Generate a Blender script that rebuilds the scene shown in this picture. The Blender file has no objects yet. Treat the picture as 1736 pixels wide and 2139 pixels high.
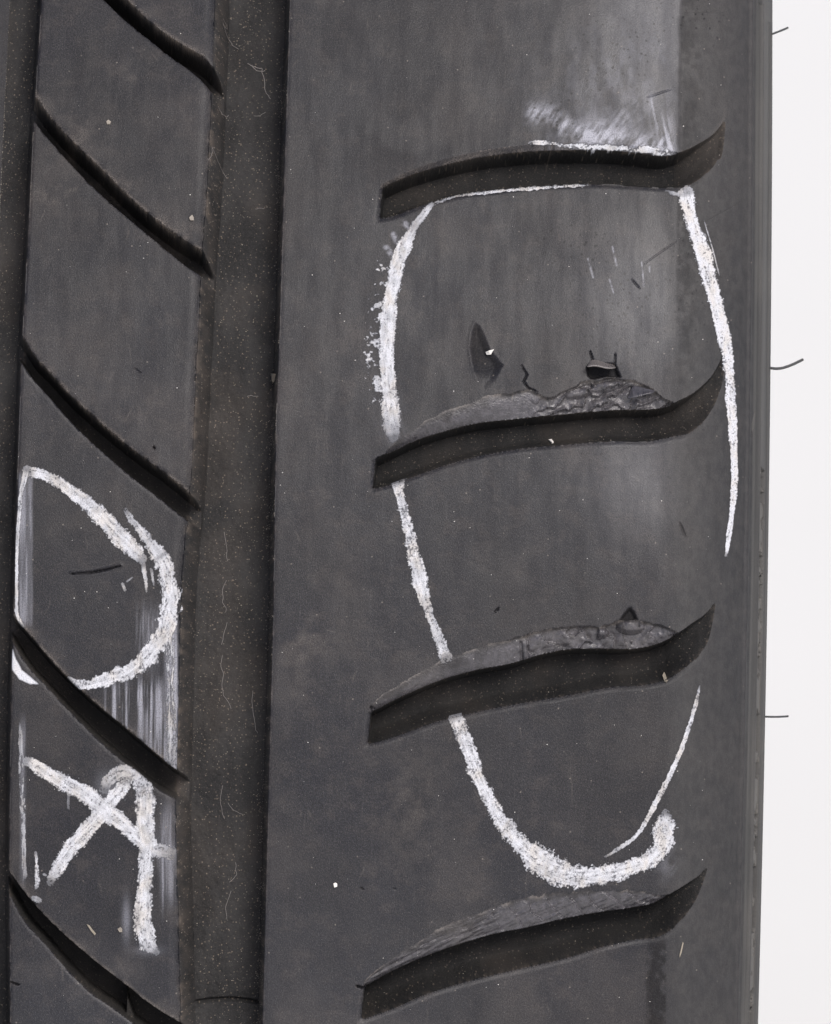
import bpy, math, random
import numpy as np
from mathutils import Vector, Matrix

# ------------------------------------------------------------------ constants
MM = 0.001
R = 320.0            # tyre radius (mm)
D = 640.0            # camera to tread (mm)
OFF = 46.0           # optical axis above the nearest point of the tread (mm)
ELEV = math.radians(25.0)
ROLL = math.radians(1.40)
F = D * 18.0         # focal length in reference units (18 units per mm at the tread)
CU, CV = 868.0, 1069.5
XMID = -50.0         # centre plane of the tyre (mm)
AX = np.array([1.0, 0, 0])
UP = np.array([0, math.sin(ELEV), math.cos(ELEV)])
TO = np.array([0, -math.cos(ELEV), math.sin(ELEV)])
HUB = np.array([0, 0, R * MM])
WCAM = math.sqrt(R * R - OFF * OFF) + D

scene = bpy.context.scene
COL = scene.collection
rng = np.random.default_rng(7)
random.seed(7)

# ------------------------------------------------------------------ camera
cam = bpy.data.cameras.new('camera')
cam.sensor_fit = 'VERTICAL'
cam.sensor_height = 36.0
cam.sensor_width = 36.0
cam.lens = 36.0 * D / (2139 / 18.0)
cam.clip_start = 0.01
cam.clip_end = 200.0
cam.dof.use_dof = True
cam.dof.focus_distance = (D + 5) * MM
cam.dof.aperture_fstop = 75.0
cam_ob = bpy.data.objects.new('camera', cam)
COL.objects.link(cam_ob)
pos = HUB + (UP * OFF + TO * WCAM) * MM
rx = AX * math.cos(ROLL) + UP * math.sin(ROLL)
ry = UP * math.cos(ROLL) - AX * math.sin(ROLL)
m = Matrix.Identity(4)
for i in range(3):
    m[i][0], m[i][1], m[i][2], m[i][3] = rx[i], ry[i], TO[i], pos[i]
cam_ob.matrix_world = m
scene.camera = cam_ob

# ------------------------------------------------------------------ sky, sun, exposure
SUN_EL = math.radians(53.0)
SUN_AZ = math.radians(150.0)      # clockwise from +Y; the camera looks from -Y
world = bpy.data.worlds.new('World')
scene.world = world
world.use_nodes = True
nt = world.node_tree
nt.nodes.clear()
sky = nt.nodes.new('ShaderNodeTexSky')
sky.sky_type = 'NISHITA'
sky.sun_disc = False
sky.sun_elevation = SUN_EL
sky.sun_rotation = SUN_AZ
sky.air_density = 0.6
sky.dust_density = 4.0
sky.ozone_density = 1.0
bg = nt.nodes.new('ShaderNodeBackground')
bg.inputs['Strength'].default_value = 0.11
wo = nt.nodes.new('ShaderNodeOutputWorld')
nt.links.new(sky.outputs[0], bg.inputs[0])
nt.links.new(bg.outputs[0], wo.inputs[0])
sun = bpy.data.lights.new('sun', 'SUN')
sun.energy = 1.5
sun.angle = math.radians(24.0)
sun.color = (1.0, 0.985, 0.975)
sun_ob = bpy.data.objects.new('sun', sun)
COL.objects.link(sun_ob)
sd = Vector((math.sin(SUN_AZ) * math.cos(SUN_EL), math.cos(SUN_AZ) * math.cos(SUN_EL), math.sin(SUN_EL)))
sun_ob.rotation_euler = sd.to_track_quat('Z', 'Y').to_euler()
sun_ob.location = sd * 3
scene.view_settings.view_transform = 'Standard'
scene.view_settings.look = 'None'
scene.view_settings.exposure = 0.42
scene.view_settings.gamma = 1.0

# ------------------------------------------------------------------ noise helpers
_lat = rng.random((256, 256)).astype(np.float32)


def vnoise(x, y):
    xi = np.floor(x).astype(np.int64); yi = np.floor(y).astype(np.int64)
    fx = (x - xi).astype(np.float32); fy = (y - yi).astype(np.float32)
    fx = fx * fx * (3 - 2 * fx); fy = fy * fy * (3 - 2 * fy)
    x0 = xi & 255; x1 = (xi + 1) & 255; y0 = yi & 255; y1 = (yi + 1) & 255
    a = _lat[y0, x0]; b = _lat[y0, x1]; c = _lat[y1, x0]; d = _lat[y1, x1]
    return (a + (b - a) * fx) * (1 - fy) + (c + (d - c) * fx) * fy


def fbm(x, y, s, o=3, seed=0):
    t = 0; w = 1; tw = 0
    for k in range(o):
        t = t + w * vnoise(x / s + 17.3 * seed + 5.1 * k, y / s + 9.7 * seed + 3.3 * k)
        tw += w; w *= 0.5; s *= 0.5
    return t / tw


def sstep(a, b, x):
    t = np.clip((x - a) / (b - a), 0, 1)
    return t * t * (3 - 2 * t)


# ------------------------------------------------------------------ tyre profile (arc length, from the centre plane outwards)
def build_profile():
    ds = 0.05
    xs = np.arange(XMID, 30.0, ds)
    rr = R - (xs - XMID) ** 2 / 1900.0 + (30 - XMID) ** 2 / 1900.0 * 0.35
    X = list(xs); Rr = list(rr)
    key_s = [0, 3.2, 5.5, 8, 11, 15, 20, 35, 50, 75, 98]
    key_t = [5, 19, 27, 40, 58, 76, 83.5, 88.5, 92, 102, 112]
    s = 0.0; x = X[-1]; r = Rr[-1]
    S = [a for a in (xs - 30.0 + ds)]
    while s < 98:
        s += ds
        t = math.radians(np.interp(s, key_s, key_t))
        x += math.cos(t) * ds; r -= math.sin(t) * ds
        X.append(x); Rr.append(r); S.append(s)
    S = np.array(S); X = np.array(X); Rr = np.array(Rr)
    # moulded ridges and steps of the upper sidewall
    for c, wd, a in ((10.3, 0.35, 0.28), (13.2, 0.5, 0.35), (18.6, 0.5, 0.25), (22, 0.9, 0.3)):
        b = a * np.exp(-((S - c) / wd) ** 2)
        tx = np.gradient(X, S); tr = np.gradient(Rr, S)
        X = X - tr * b; Rr = Rr + tx * b
    return S, X, Rr


PS, PX, PR = build_profile()
PTX = np.gradient(PX, PS); PTR = np.gradient(PR, PS)
_l = np.hypot(PTX, PTR); PTX /= _l; PTR /= _l


def prof(t):
    x = np.interp(t, PS, PX); r = np.interp(t, PS, PR)
    nx = -np.interp(t, PS, PTR); nr = np.interp(t, PS, PTX)
    return x, r, nx, nr


def to_uv(X, U, W):
    k = F / (WCAM - W)
    a = X * k; b = (U - OFF) * k
    return CU + a * math.cos(ROLL) + b * math.sin(ROLL), CV - (b * math.cos(ROLL) - a * math.sin(ROLL))


def surf_uv(t, al):
    x, r, nx, nr = prof(t)
    return to_uv(x, r * np.sin(al), r * np.cos(al))


def world_pos(t, al, h):
    x, r, nx, nr = prof(t)
    x = x + nx * h; r = r + nr * h
    U = r * np.sin(al); W = r * np.cos(al)
    return (HUB[None] + MM * (x[:, None] * AX + U[:, None] * UP + W[:, None] * TO))


# ------------------------------------------------------------------ drawn curves: y as a smooth function of x
class Curve:
    def __init__(s, pts, ext=60, step=1.0):
        p = sorted(pts)
        x = np.array([a for a, b in p], float); y = np.array([b for a, b in p], float)
        m_ = np.gradient(y, x)
        g = np.arange(x[0], x[-1] + step, step)
        i = np.clip(np.searchsorted(x, g) - 1, 0, len(x) - 2)
        h = x[i + 1] - x[i]; t = np.clip((g - x[i]) / h, 0, 1)
        yy = ((2 * t**3 - 3 * t**2 + 1) * y[i] + (t**3 - 2 * t**2 + t) * h * m_[i]
              + (-2 * t**3 + 3 * t**2) * y[i + 1] + (t**3 - t**2) * h * m_[i + 1])
        if ext:
            lo = np.arange(x[0] - ext, x[0], step); hi = np.arange(g[-1] + step, g[-1] + ext, step)
            g2 = np.concatenate([lo, g, hi])
            yy = np.concatenate([yy[0] + m_[0] * (lo - x[0]), yy, yy[-1] + m_[-1] * (hi - g[-1])])
            g = g2
        s.g = g; s.y = yy; s.d = np.gradient(yy, g)

    def __call__(s, x):
        return np.interp(x, s.g, s.y)

    def slope(s, x):
        return np.interp(x, s.g, s.d)


def swap(p):
    return [(b, a) for a, b in p]


rib_left = Curve(swap([(104, -400), (96, -200), (86, 0), (73, 200), (54, 565), (46, 704), (35, 1018), (28, 1283), (22, 1500), (19, 1824), (21, 2139), (24, 2400)]))
rib_right = Curve(swap([(452, -400), (451, -200), (449, 0), (442, 200), (432, 400), (420, 580), (407, 830), (399, 1000), (386, 1150), (379, 1233), (375, 1400), (370, 1580), (368, 1720), (374, 1960), (377, 2139), (380, 2400)]))
sho_left = Curve(swap([(612, -400), (610, -200), (606, 0), (598, 215), (590, 465), (583, 700), (576, 900), (573, 1074), (569, 1340), (562, 1573), (556, 1824), (548, 2139), (542, 2400)]))

diag = [
    (Curve([(120, -120), (200, -55), (267, 0), (315, 46.6), (376, 89.6), (430, 123.6), (453, 147)]),
     Curve([(60, -130), (150, -55), (217, 0), (251, 34), (304.6, 77), (358, 120), (405, 154), (433.5, 181), (452, 203)])),
    (Curve([(72.7, 199), (107.5, 247), (154, 297), (215, 355), (272, 412), (340, 469), (401, 510.6), (424.6, 525), (437, 541)]),
     Curve([(67, 247), (86, 272), (132.6, 326), (179, 376), (229, 423), (279.5, 466), (340, 516), (401, 564), (417, 573), (435, 584)])),
    (Curve([(47.3, 704), (71.7, 742), (107.5, 781), (150.5, 828), (200.6, 874), (250.8, 917), (304.6, 958.6), (358, 998), (417, 1048)]),
     Curve([(46.6, 760), (61, 781), (107.5, 835), (161, 894), (222, 951), (279.5, 1000), (340, 1046), (369, 1070), (419, 1105)])),
    (Curve([(32, 1290), (71.7, 1336.7), (114.7, 1387), (165, 1437), (222, 1487), (279.5, 1534), (322, 1570), (358, 1600), (396, 1627)]),
     Curve([(30, 1347), (50, 1380), (100, 1437), (150.5, 1491), (200.6, 1541), (236, 1573), (279.5, 1609), (322.5, 1643), (365.5, 1668), (408, 1686)])),
    (Curve([(21, 1822), (54, 1867), (93, 1912), (143, 1960), (193.5, 2003), (251, 2048), (312, 2096), (376, 2137)]),
     Curve([(23, 1874), (46.6, 1917), (93, 1971), (136, 2021), (186, 2071), (236.5, 2107), (265, 2128), (330, 2175), (380, 2205)])),
]
slots = [
    (Curve([(790, 398), (798.4, 392), (845, 369), (906, 349), (970, 333), (1031, 322.5), (1103, 315), (1186, 312), (1257, 312.5), (1329, 317), (1393.5, 324), (1418.6, 319), (1458, 301), (1494, 276), (1517, 247)], 0),
     Curve([(790, 456), (798.4, 455), (823.5, 450), (870, 432), (924, 416), (960, 407), (1031, 398), (1103, 390.5), (1187, 386.5), (1257, 385), (1329, 389), (1390, 392), (1436.5, 387), (1472, 365.5), (1497, 337), (1512, 301), (1517, 247)], 0), 795, 1517),
    (Curve([(775, 964), (782, 960), (823.5, 939), (870, 917), (924, 899.5), (995.5, 881.5), (1067, 872.6), (1114, 867), (1168, 862), (1221.5, 856.5), (1315, 851), (1365, 851), (1418.6, 837), (1458, 813.5), (1494, 774), (1517, 727.5)], 0),
     Curve([(775, 1022), (784, 1020), (809, 1014), (870, 992.6), (942, 967.5), (1013, 949.6), (1085, 937), (1187.5, 928), (1221.5, 924.5), (1293, 921), (1358, 921), (1400.6, 912), (1447, 899.5), (1479.5, 867), (1501, 824), (1512, 781), (1517, 727.5)], 0), 781, 1517),
    (Curve([(765, 1492), (771.5, 1489), (816, 1466), (870, 1440.6), (924, 1419), (995.5, 1399), (1067, 1385), (1139, 1364), (1187.5, 1355), (1257, 1353), (1329, 1353), (1379, 1342), (1411, 1326), (1447, 1301), (1479.5, 1276), (1497, 1251)], 0),
     Curve([(765, 1556), (771.5, 1554), (788, 1550), (834, 1535.5), (906, 1509), (995.5, 1487), (1085, 1469), (1187.5, 1452), (1275, 1435), (1347, 1430), (1400.6, 1415.5), (1436.5, 1390), (1465, 1362), (1483, 1326), (1497, 1251)], 0), 771, 1497),
    (Curve([(752, 2068), (761, 2063), (816, 2032), (888, 1999.5), (960, 1974), (1031, 1953), (1103, 1938.6), (1186, 1919), (1257, 1906), (1329, 1895.6), (1372, 1885), (1400.6, 1867), (1436.5, 1845), (1465, 1824), (1483, 1802)], 0),
     Curve([(752, 2130), (762, 2128), (777, 2123), (816, 2109), (888, 2078), (977.6, 2050), (1067, 2028), (1187, 2000), (1257, 1978), (1329, 1962), (1379, 1955), (1411, 1935), (1436.5, 1906), (1458, 1870.5), (1483, 1802)], 0), 757, 1483),
]
lips = [
    Curve([(798, 386), (845, 361), (906, 339), (970, 322), (1031, 311), (1103, 303), (1186, 299), (1257, 300), (1329, 306), (1393, 317), (1418, 319)], 0),
    Curve([(805, 941), (840, 912), (870, 893), (924, 863.6), (977.6, 842), (1013, 833), (1067, 820.6), (1103, 815), (1150, 828), (1186, 813), (1229, 795.5), (1268, 788), (1315, 792), (1365, 813.5), (1385, 830), (1410, 842)], 0),
    Curve([(775, 1474), (800, 1450), (852, 1419), (905, 1388), (960, 1365), (1031, 1342), (1103, 1326), (1150, 1313), (1239, 1308), (1275, 1304), (1293, 1297), (1336, 1296), (1372, 1304), (1408, 1318), (1420, 1321)], 0),
    Curve([(759, 2052), (790, 2024), (834, 1992), (888, 1960), (942, 1928), (1013, 1903), (1067, 1885), (1139, 1870.5), (1187.5, 1865), (1221.5, 1861.5), (1293, 1860), (1343, 1865), (1379, 1870.5), (1398, 1868)], 0),
]
LIPX = [(800, 1415), (808, 1405), (777, 1415), (761, 1396)]
LIPD = [0.4, 0.95, 0.95, 1.05]


def diag_d(i, x, y):
    u, l = diag[i]
    du = (y - u(x)) / np.sqrt(1 + u.slope(x) ** 2)
    dl = (l(x) - y) / np.sqrt(1 + l.slope(x) ** 2)
    return du, dl


def slot_d(i, x, y):
    u, l, xl, xr = slots[i]
    du = (y - u(x)) / np.sqrt(1 + u.slope(x) ** 2)
    dl = (l(x) - y) / np.sqrt(1 + l.slope(x) ** 2)
    de = x - xl + 0.10 * (y - u(x)) - 4
    dr = (xr - x)
    return du, dl, de, dr


def smin(a, b, k):
    h = np.clip(0.5 + 0.5 * (b - a) / k, 0, 1)
    return b * (1 - h) + a * h - k * h * (1 - h)


def slot_in(i, x, y):
    du, dl, de, dr = slot_d(i, x, y)
    return np.minimum(smin(smin(du, de, 8), dl, 9) , dr + 2)


def lip_top(i, x):
    t = lips[i](x)
    if i:
        e = np.clip((x - LIPX[i][0]) / 40, 0, 1) * np.clip((LIPX[i][1] - x) / 40, 0, 1)
        t = t + e * (9 * (fbm(x, x * 0 + 7 * i, 17, 3, 130 + i) - 0.5) + 7 * (fbm(x, x * 0 + i, 45, 2, 140 + i) - 0.5))
    return t


def lip_w(i, x, y):
    """0 at the upper border of the worn lip, 1 at the slot edge, nan outside"""
    t = lip_top(i, x); b = slots[i][0](x)
    w = (y - t) / np.maximum(b - t, 1.0)
    ok = (x > LIPX[i][0]) & (x < LIPX[i][1]) & (w >= 0) & (y <= b + 1)
    return w, ok


def seg_dist(x, y, pts):
    d = np.full(x.shape, 1e9); along = np.zeros(x.shape); acc = 0
    for (x0, y0), (x1, y1) in zip(pts[:-1], pts[1:]):
        dx, dy = x1 - x0, y1 - y0; L2 = dx * dx + dy * dy + 1e-9
        t = np.clip(((x - x0) * dx + (y - y0) * dy) / L2, 0, 1)
        q = np.hypot(x - x0 - t * dx, y - y0 - t * dy)
        s = q < d
        d = np.where(s, q, d); along = np.where(s, acc + t * math.sqrt(L2), along)
        acc += math.sqrt(L2)
    return d, along / acc


def poly_in(x, y, pts):
    """signed distance, positive inside"""
    ins = np.zeros(x.shape, bool); n = len(pts)
    for i in range(n):
        x0, y0 = pts[i]; x1, y1 = pts[(i + 1) % n]
        if y0 == y1: continue
        c = ((y0 > y) != (y1 > y)) & (x < (x1 - x0) * (y - y0) / (y1 - y0) + x0)
        ins ^= c
    d, _ = seg_dist(x, y, pts + [pts[0]])
    return np.where(ins, d, -d)


CUTS = [   # path, half width, depth mm
    ([(1089, 762), (1101, 783), (1094, 797), (1104, 811), (1123, 818)], 2.0, 0.35),
    ([(1232, 731), (1238, 752), (1231, 766)], 1.9, 0.45),
    ([(1286, 737), (1284, 760)], 1.9, 0.45),
    ([(150, 1198), (190, 1196), (222, 1190), (251, 1182)], 2.3, 0.4),
    ([(1352, 204), (1378, 195), (1400, 188)], 1.7, 0.12),
    ([(1320, 584), (1336, 603)], 2.2, 0.22),
    ([(1343, 553), (1418, 501)], 1.4, 0.07),
    ([(1476, 462), (1551, 421)], 1.4, 0.07),
    ([(1430, 25), (1520, 24)], 1.4, 0.07),
    ([(1034, 1279), (1042, 1269)], 3.0, 0.3),
    ([(320, 931), (324, 939)], 2.2, 0.5),
    ([(744, 2060), (764, 2064)], 2.8, 0.7),
    ([(772, 1477), (783, 1479)], 2.4, 0.6),
    ([(752, 1854), (760, 1858)], 1.8, 0.25),
    ([(22, 2052), (42, 2058)], 2.5, 0.5),
    ([(818, 1855), (826, 1857)], 1.4, 0.2),
    ([(282, 770), (294, 779)], 1.2, 0.2),
    ([(1576, 860), (1570, 912)], 1.8, 0.25),
    ([(1420, 1092), (1432, 1120)], 3.0, 0.2),
]


def tread_height(x, y, fine=True):
    """relief in mm at drawing position x, y"""
    h = 0.12 * (fbm(x, y, 260, 2, 3) - 0.5)
    if fine:
        h += 0.035 * (fbm(x, y, 26, 3, 4) - 0.5)
    # worn step down towards the rounded shoulder
    crease = 1420 - 0.0135 * y + 6 * (fbm(y, y * 0, 90, 2, 8) - 0.5)
    h += 0.16 * (1 - sstep(-3, 9, x - crease)) * sstep(900, 1300, x) * (1 - sstep(250, 800, y))
    wear = np.zeros_like(x)
    if fine:
        for i in range(4):
            w, ok = lip_w(i, x, y)
            wc = np.clip(w, 0, 1)
            u = slots[i][0]
            along = x
            if i == 0:
                rel = 0.12 * (fbm(x, y, 14, 3, 30) - 0.5)
            elif i == 3:
                comb = fbm(x * 0.5 + y * 1.05, y * 0.16 - x * 0.10, 5, 2, 31)
                ch = fbm(x, y, 22, 2, 32)
                scale = ((x - 46 * wc + 40 * (fbm(x, x * 0, 60, 2, 34) - 0.5) + 16 * ch) / 44.0) % 1.0
                rel = ((0.55 * (comb - 0.5)) * (1 - sstep(1000, 1080, x)) + sstep(1000, 1080, x) * (0.34 * scale - 0.17 + 0.25 * (comb - 0.5))) * sstep(0.02, 0.25, wc)
            else:
                big = sstep(1090, 1170, x) if i == 1 else sstep(1060, 1110, x)
                warp = fbm(x, y, 30, 3, 33 + i)
                ph = ((x * 0.55 + y * 1.15 + 60 * warp) / 26.0) if i == 1 else ((x * 0.75 - y * 0.35 + 70 * warp) / 40.0)
                saw = ph % 1.0
                cell = vnoise(np.floor(ph) * 3.7 + 0.5, np.floor(ph) * 0 + 4.5 + i)
                tear = (saw ** 1.6) * (0.35 + 0.65 * cell) - 0.3
                fine_ = fbm(x * 0.8 + y * 0.6, y * 1.2 - x * 0.4, 11, 3, 36 + i) - 0.5
                rel = big * (0.85 * tear + 0.30 * (warp - 0.5)) + (0.07 + 0.13 * big) * fine_
                rel = rel * sstep(0.0, 0.25, wc)
                if i == 2: rel = rel - 0.35 * np.exp(-((x - 1087 - 6 * wc) / 2.5) ** 2) * (wc > 0.2) - 0.30 * np.exp(-((x - 1102 - 3 * wc) / 2.5) ** 2)
            step = (0.03 + 0.30 * (i in (1, 2)) * sstep(1000, 1100, x)) * sstep(0, 0.06, wc)
            dz = LIPD[i] * wc ** (1.35 + 0.9 * (1 - sstep(960, 1100, x)) * (i > 0)) + step * (0.2 + 0.8 * sstep(960, 1080, x)) - rel
            h = np.where(ok, h - dz, h)
        for pts, wd, dp in CUTS:
            x0 = min(p[0] for p in pts) - 12; x1 = max(p[0] for p in pts) + 12
            y0 = min(p[1] for p in pts) - 12; y1 = max(p[1] for p in pts) + 12
            k = (x > x0) & (x < x1) & (y > y0) & (y < y1)
            if not k.any(): continue
            d, a = seg_dist(x[k], y[k], pts)
            tap = np.sqrt(np.clip(np.sin(np.pi * np.clip(a * 0.94 + 0.03, 0, 1)), 0, 1))
            h[k] -= dp * (1 - sstep(wd * 0.3, wd, d / np.maximum(tap, 0.15)))
            # raised lip beside the cut
            h[k] += 0.10 * np.exp(-((d - wd * 1.6) / 2.0) ** 2) * (pts[0] == (150, 1198)) * (y[k] < 1197 - 0.12 * (x[k] - 150))
        # gouged tongue
        k = (x > 960) & (x < 1075) & (y > 655) & (y < 840)
        if k.any():
            xx = x[k]; yy = y[k]
            dd = poly_in(xx, yy, [(992, 672), (1003, 680), (1013, 700), (1024, 728), (1036, 744), (1051, 762), (1046, 776), (1034, 800), (1012, 822), (1002, 815), (994, 790), (985, 757), (980, 724), (984, 694)])
            fade = 1 - sstep(742, 815, yy)
            h[k] -= sstep(-1, 16, dd) * (0.50 * fade + 0.08) * (0.8 + 0.4 * fbm(xx, yy, 14, 3, 41))
            h[k] += 0.05 * np.exp(-(dd / 3.5) ** 2) * fade
            h[k] -= 0.10 * np.exp(-((yy - 775 + (xx - 1010) * 0.2 + 8 * fbm(xx, yy, 18, 2, 42)) / 4) ** 2) * (dd > 0)
        # hole under the torn flap
        k = (x > 1210) & (x < 1310) & (y > 740) & (y < 810)
        if k.any():
            dd = poly_in(x[k], y[k], [(1224, 766), (1232, 758), (1286, 758), (1292, 772), (1300, 790), (1264, 788), (1236, 794), (1226, 786)])
            h[k] -= 0.9 * sstep(0, 6, dd)
        # hole and shiny lump of the third lip
        k = (x > 1250) & (x < 1400) & (y > 1255) & (y < 1350)
        if k.any():
            xx = x[k]; yy = y[k]
            dd = poly_in(xx, yy, [(1290, 1299), (1300, 1283), (1310, 1270), (1318, 1266), (1328, 1278), (1335, 1297), (1312, 1302)])
            h[k] -= 0.6 * sstep(0, 9, dd)
            b = np.clip(1 - ((xx - 1318) / 30) ** 2 - ((yy - 1309) / 15) ** 2, 0, 1)
            h[k] += 1.5 * np.sqrt(b)
            b = np.clip(1 - ((xx - 1249) / 24) ** 2 - ((yy - 1322) / 12) ** 2, 0, 1)
            h[k] += 0.9 * np.sqrt(b)
        k = (x > 1160) & (x < 1300) & (y > 790) & (y < 850)
        if k.any():
            xx = x[k]; yy = y[k]
            for cx, cy, a, b_, q in ((1210, 820, 26, 11, 0.7), (1268, 806, 32, 12, 0.9)):
                b = np.clip(1 - ((xx - cx + (yy - cy) * 1.2) / a) ** 2 - ((yy - cy) / b_) ** 2, 0, 1)
                h[k] += q * np.sqrt(b)
    # circumferential grooves
    dL = rib_left(y) - x
    floor_n = 0.26 * (fbm(x, y, 9, 3, 61) - 0.5) if fine else 0
    pL = np.clip(dL / 14, 0, 1) ** 0.85
    pL2 = np.clip((x - rib_left(y) + 150) / 14, 0, 1)
    gl = np.minimum(pL, pL2)
    h = np.where(dL > 0, (1 - gl) * h + gl * (-6.0 + floor_n), h)
    d1 = x - rib_right(y) - (3 * (fbm(y, y * 0 + 3, 22, 2, 62) - 0.5) if fine else 0); d2 = sho_left(y) - x
    ing = (d1 > 0) & (d2 > 0)
    pr = np.minimum(np.clip(d1 / 30, 0, 1) ** 1.25, np.clip(d2 / 7, 0, 1))
    bar = sstep(2094, 2100, y + 10 * np.cos((x - 473) / 75 * 1.5)) * 0.0 + sstep(-1.5, 2.5, y - (2111 - 10 * np.cos((x - 473) / 76 * 1.45)))
    dep = -6.0 + 0.75 * bar * (y < 2330) + floor_n
    dep = dep - 0.5 * np.exp(-((y - (2109 - 10 * np.cos((x - 473) / 76 * 1.45))) / 2.5) ** 2)
    h = np.where(ing, (1 - pr) * h + pr * dep, h)
    if fine:
        k = (d1 > -24) & (d1 <= 0)
        h = np.where(k, h - 0.40 * (1 + d1 / 24) ** 2, h)
        k = (d2 > -10) & (d2 <= 0)
        h = np.where(k, h - 0.07 * (1 + d2 / 10) ** 2, h)
        k = (dL > -8) & (dL <= 0)
        h = np.where(k, h - 0.15 * (1 + dL / 8) ** 2, h)
    # slanting grooves of the middle rib
    for i in range(5):
        du, dl = diag_d(i, x, y)
        if fine:
            n = 2.4 * (fbm(x, y, 9, 2, 70 + i) - 0.5)
            du = du + n * 0.6; dl = dl + n * 0.4
        k = (du > 0) & (dl > 0) & (x > rib_left(y) - 16) & (x < rib_right(y) + 32)
        p = np.minimum(np.clip(du / 6, 0, 1), np.clip(dl / 9, 0, 1)) ** 0.8
        hh = np.minimum(h, (1 - p) * h + p * (-5.2))
        if i == 4:   # rubber bridge in the lowest one
            hh = np.where((x > 262) & (x < 276 + (y - 2120) * 0.3), np.maximum(hh, h - 2.2), hh)
        if fine:
            dd = np.minimum(du, dl)
            kr = (dd > -9) & (dd <= 0) & (x > rib_left(y)) & (x < rib_right(y))
            h = np.where(kr, h - 0.09 * (1 + dd / 9) ** 2, h)
        h = np.where(k, hh, h)
    # shoulder slots
    for i in range(4):
        d = slot_in(i, x, y)
        du, dl, de, dr = slot_d(i, x, y)
        xr = slots[i][3]
        dep = (3.9 if i < 2 else 4.6) * (0.10 + 0.90 * (1 - sstep(xr - 150, xr, x)))
        wl = 26 if i < 2 else 36
        p = np.minimum(np.minimum(np.clip(du / 6, 0, 1), np.clip(de / 7, 0, 1)), np.sin(np.clip(dl / wl, 0, 1) * np.pi / 2)) ** 0.85
        p = np.where(d > 0, p, 0)
        fl = 0.10 * (fbm(x, y, 8, 2, 80) - 0.5) if fine else 0
        if fine:
            rr_ = 0.26 * (1 - sstep(xr - 120, xr, x))
            kr = (d > -12) & (d <= 0) & (du > 0)
            h = np.where(kr, h - rr_ * (1 + d / 12) ** 2, h)
        h = np.where(d > 0, (1 - p) * h + p * (-dep + fl), h)
    return h


EDGES = []
EDGES.append(lambda x, y: rib_left(y) - x)
EDGES.append(lambda x, y: np.where(np.abs(x - 420) < 90, x - rib_right(y), 99.0))
EDGES.append(lambda x, y: sho_left(y) - x)
for _i in range(5):
    EDGES.append(lambda x, y, i=_i: np.where((x > rib_left(y) - 5) & (x < rib_right(y) + 8), np.minimum(*diag_d(i, x, y)), 99.0))
for _i in range(4):
    EDGES.append(lambda x, y, i=_i: np.where((x > slots[i][2] - 10) & (x < slots[i][3]), slot_in(i, x, y), 99.0))
for _i in range(4):
    EDGES.append(lambda x, y, i=_i: np.where((x > LIPX[i][0]) & (x < LIPX[i][1]), (y - lip_top(i, x)) / np.sqrt(1 + lips[i].slope(x) ** 2), 99.0))


# ------------------------------------------------------------------ fine visible patch
def t_axis():
    a = np.arange(-86.0, 10.0, 0.108)
    b = np.arange(a[-1] + 0.14, 22.0, 0.15)
    c = np.arange(b[-1] + 0.4, 46.0, 0.6)
    return np.concatenate([a, b, c])


tg = t_axis()
A0 = math.asin((OFF - 66.5) / R); A1 = math.asin((OFF + 65.5) / R)
ag = np.linspace(A0, A1, int((A1 - A0) * R / 0.113))
NT, NA = len(tg), len(ag)
T, AL = np.meshgrid(tg, ag)
T = T.ravel(); AL = AL.ravel()
U_, V_ = surf_uv(T, AL)
for pas in range(2):
    moved = np.zeros(T.shape, bool)
    for e in EDGES:
        d = e(U_, V_)
        k = (np.abs(d) < 1.05) & ~moved & (T < 8)
        if not k.any(): continue
        x = U_[k]; y = V_[k]; d0 = d[k]
        gx = (e(x + 0.5, y) - e(x - 0.5, y)); gy = (e(x, y + 0.5) - e(x, y - 0.5))
        g2 = gx * gx + gy * gy
        good = (g2 > 0.3) & (g2 < 3)
        sx = np.where(good, -d0 * gx / np.maximum(g2, 0.1), 0); sy = np.where(good, -d0 * gy / np.maximum(g2, 0.1), 0)
        T[k] += sx / 18.0 / 0.985
        AL[k] += -sy / 18.0 / R
        moved |= k
    U_, V_ = surf_uv(T, AL)

H = tread_height(U_.copy(), V_)
H[T > 12] = 0
# serrated band and raised dashes low on the sidewall
_s = AL * R
low = 1 - sstep(54.0, 54.6, _s)
rim = (T > 14.2) & (T < 17.6)
g1_ = fbm(_s, _s * 0, 1.7, 2, 310) + 0.5 * (fbm(_s, T * 1.5, 0.9, 2, 311) - 0.5)
MARK = rim * low * sstep(0.46, 0.53, g1_)
H = H - 0.15 * rim * low - 0.95 * MARK
P = world_pos(T, AL, H)
# final drawing coordinates
J, I = np.meshgrid(np.arange(NT - 1), np.arange(NA - 1))
q0 = (I * NT + J).ravel()
QUADS = np.stack([q0, q0 + 1, q0 + 1 + NT, q0 + NT], 1)
# vertex normals of the whole patch
PG = P.reshape(NA, NT, 3)
dT = np.gradient(PG, axis=1); dA = np.gradient(PG, axis=0)
NG = np.cross(dT, dA).reshape(-1, 3)
NG /= np.maximum(np.linalg.norm(NG, axis=1, keepdims=True), 1e-12)
fc = QUADS
fu = U_[fc].mean(1); fv = V_[fc].mean(1); ft = T[fc].mean(1)


# ------------------------------------------------------------------ surface attributes (grime, scuffs, painted highlights and shade)
def gauss(x, y, cx, cy, sx, sy):
    return np.exp(-((x - cx) / sx) ** 2 - ((y - cy) / sy) ** 2)


x, y = U_, V_
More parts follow.
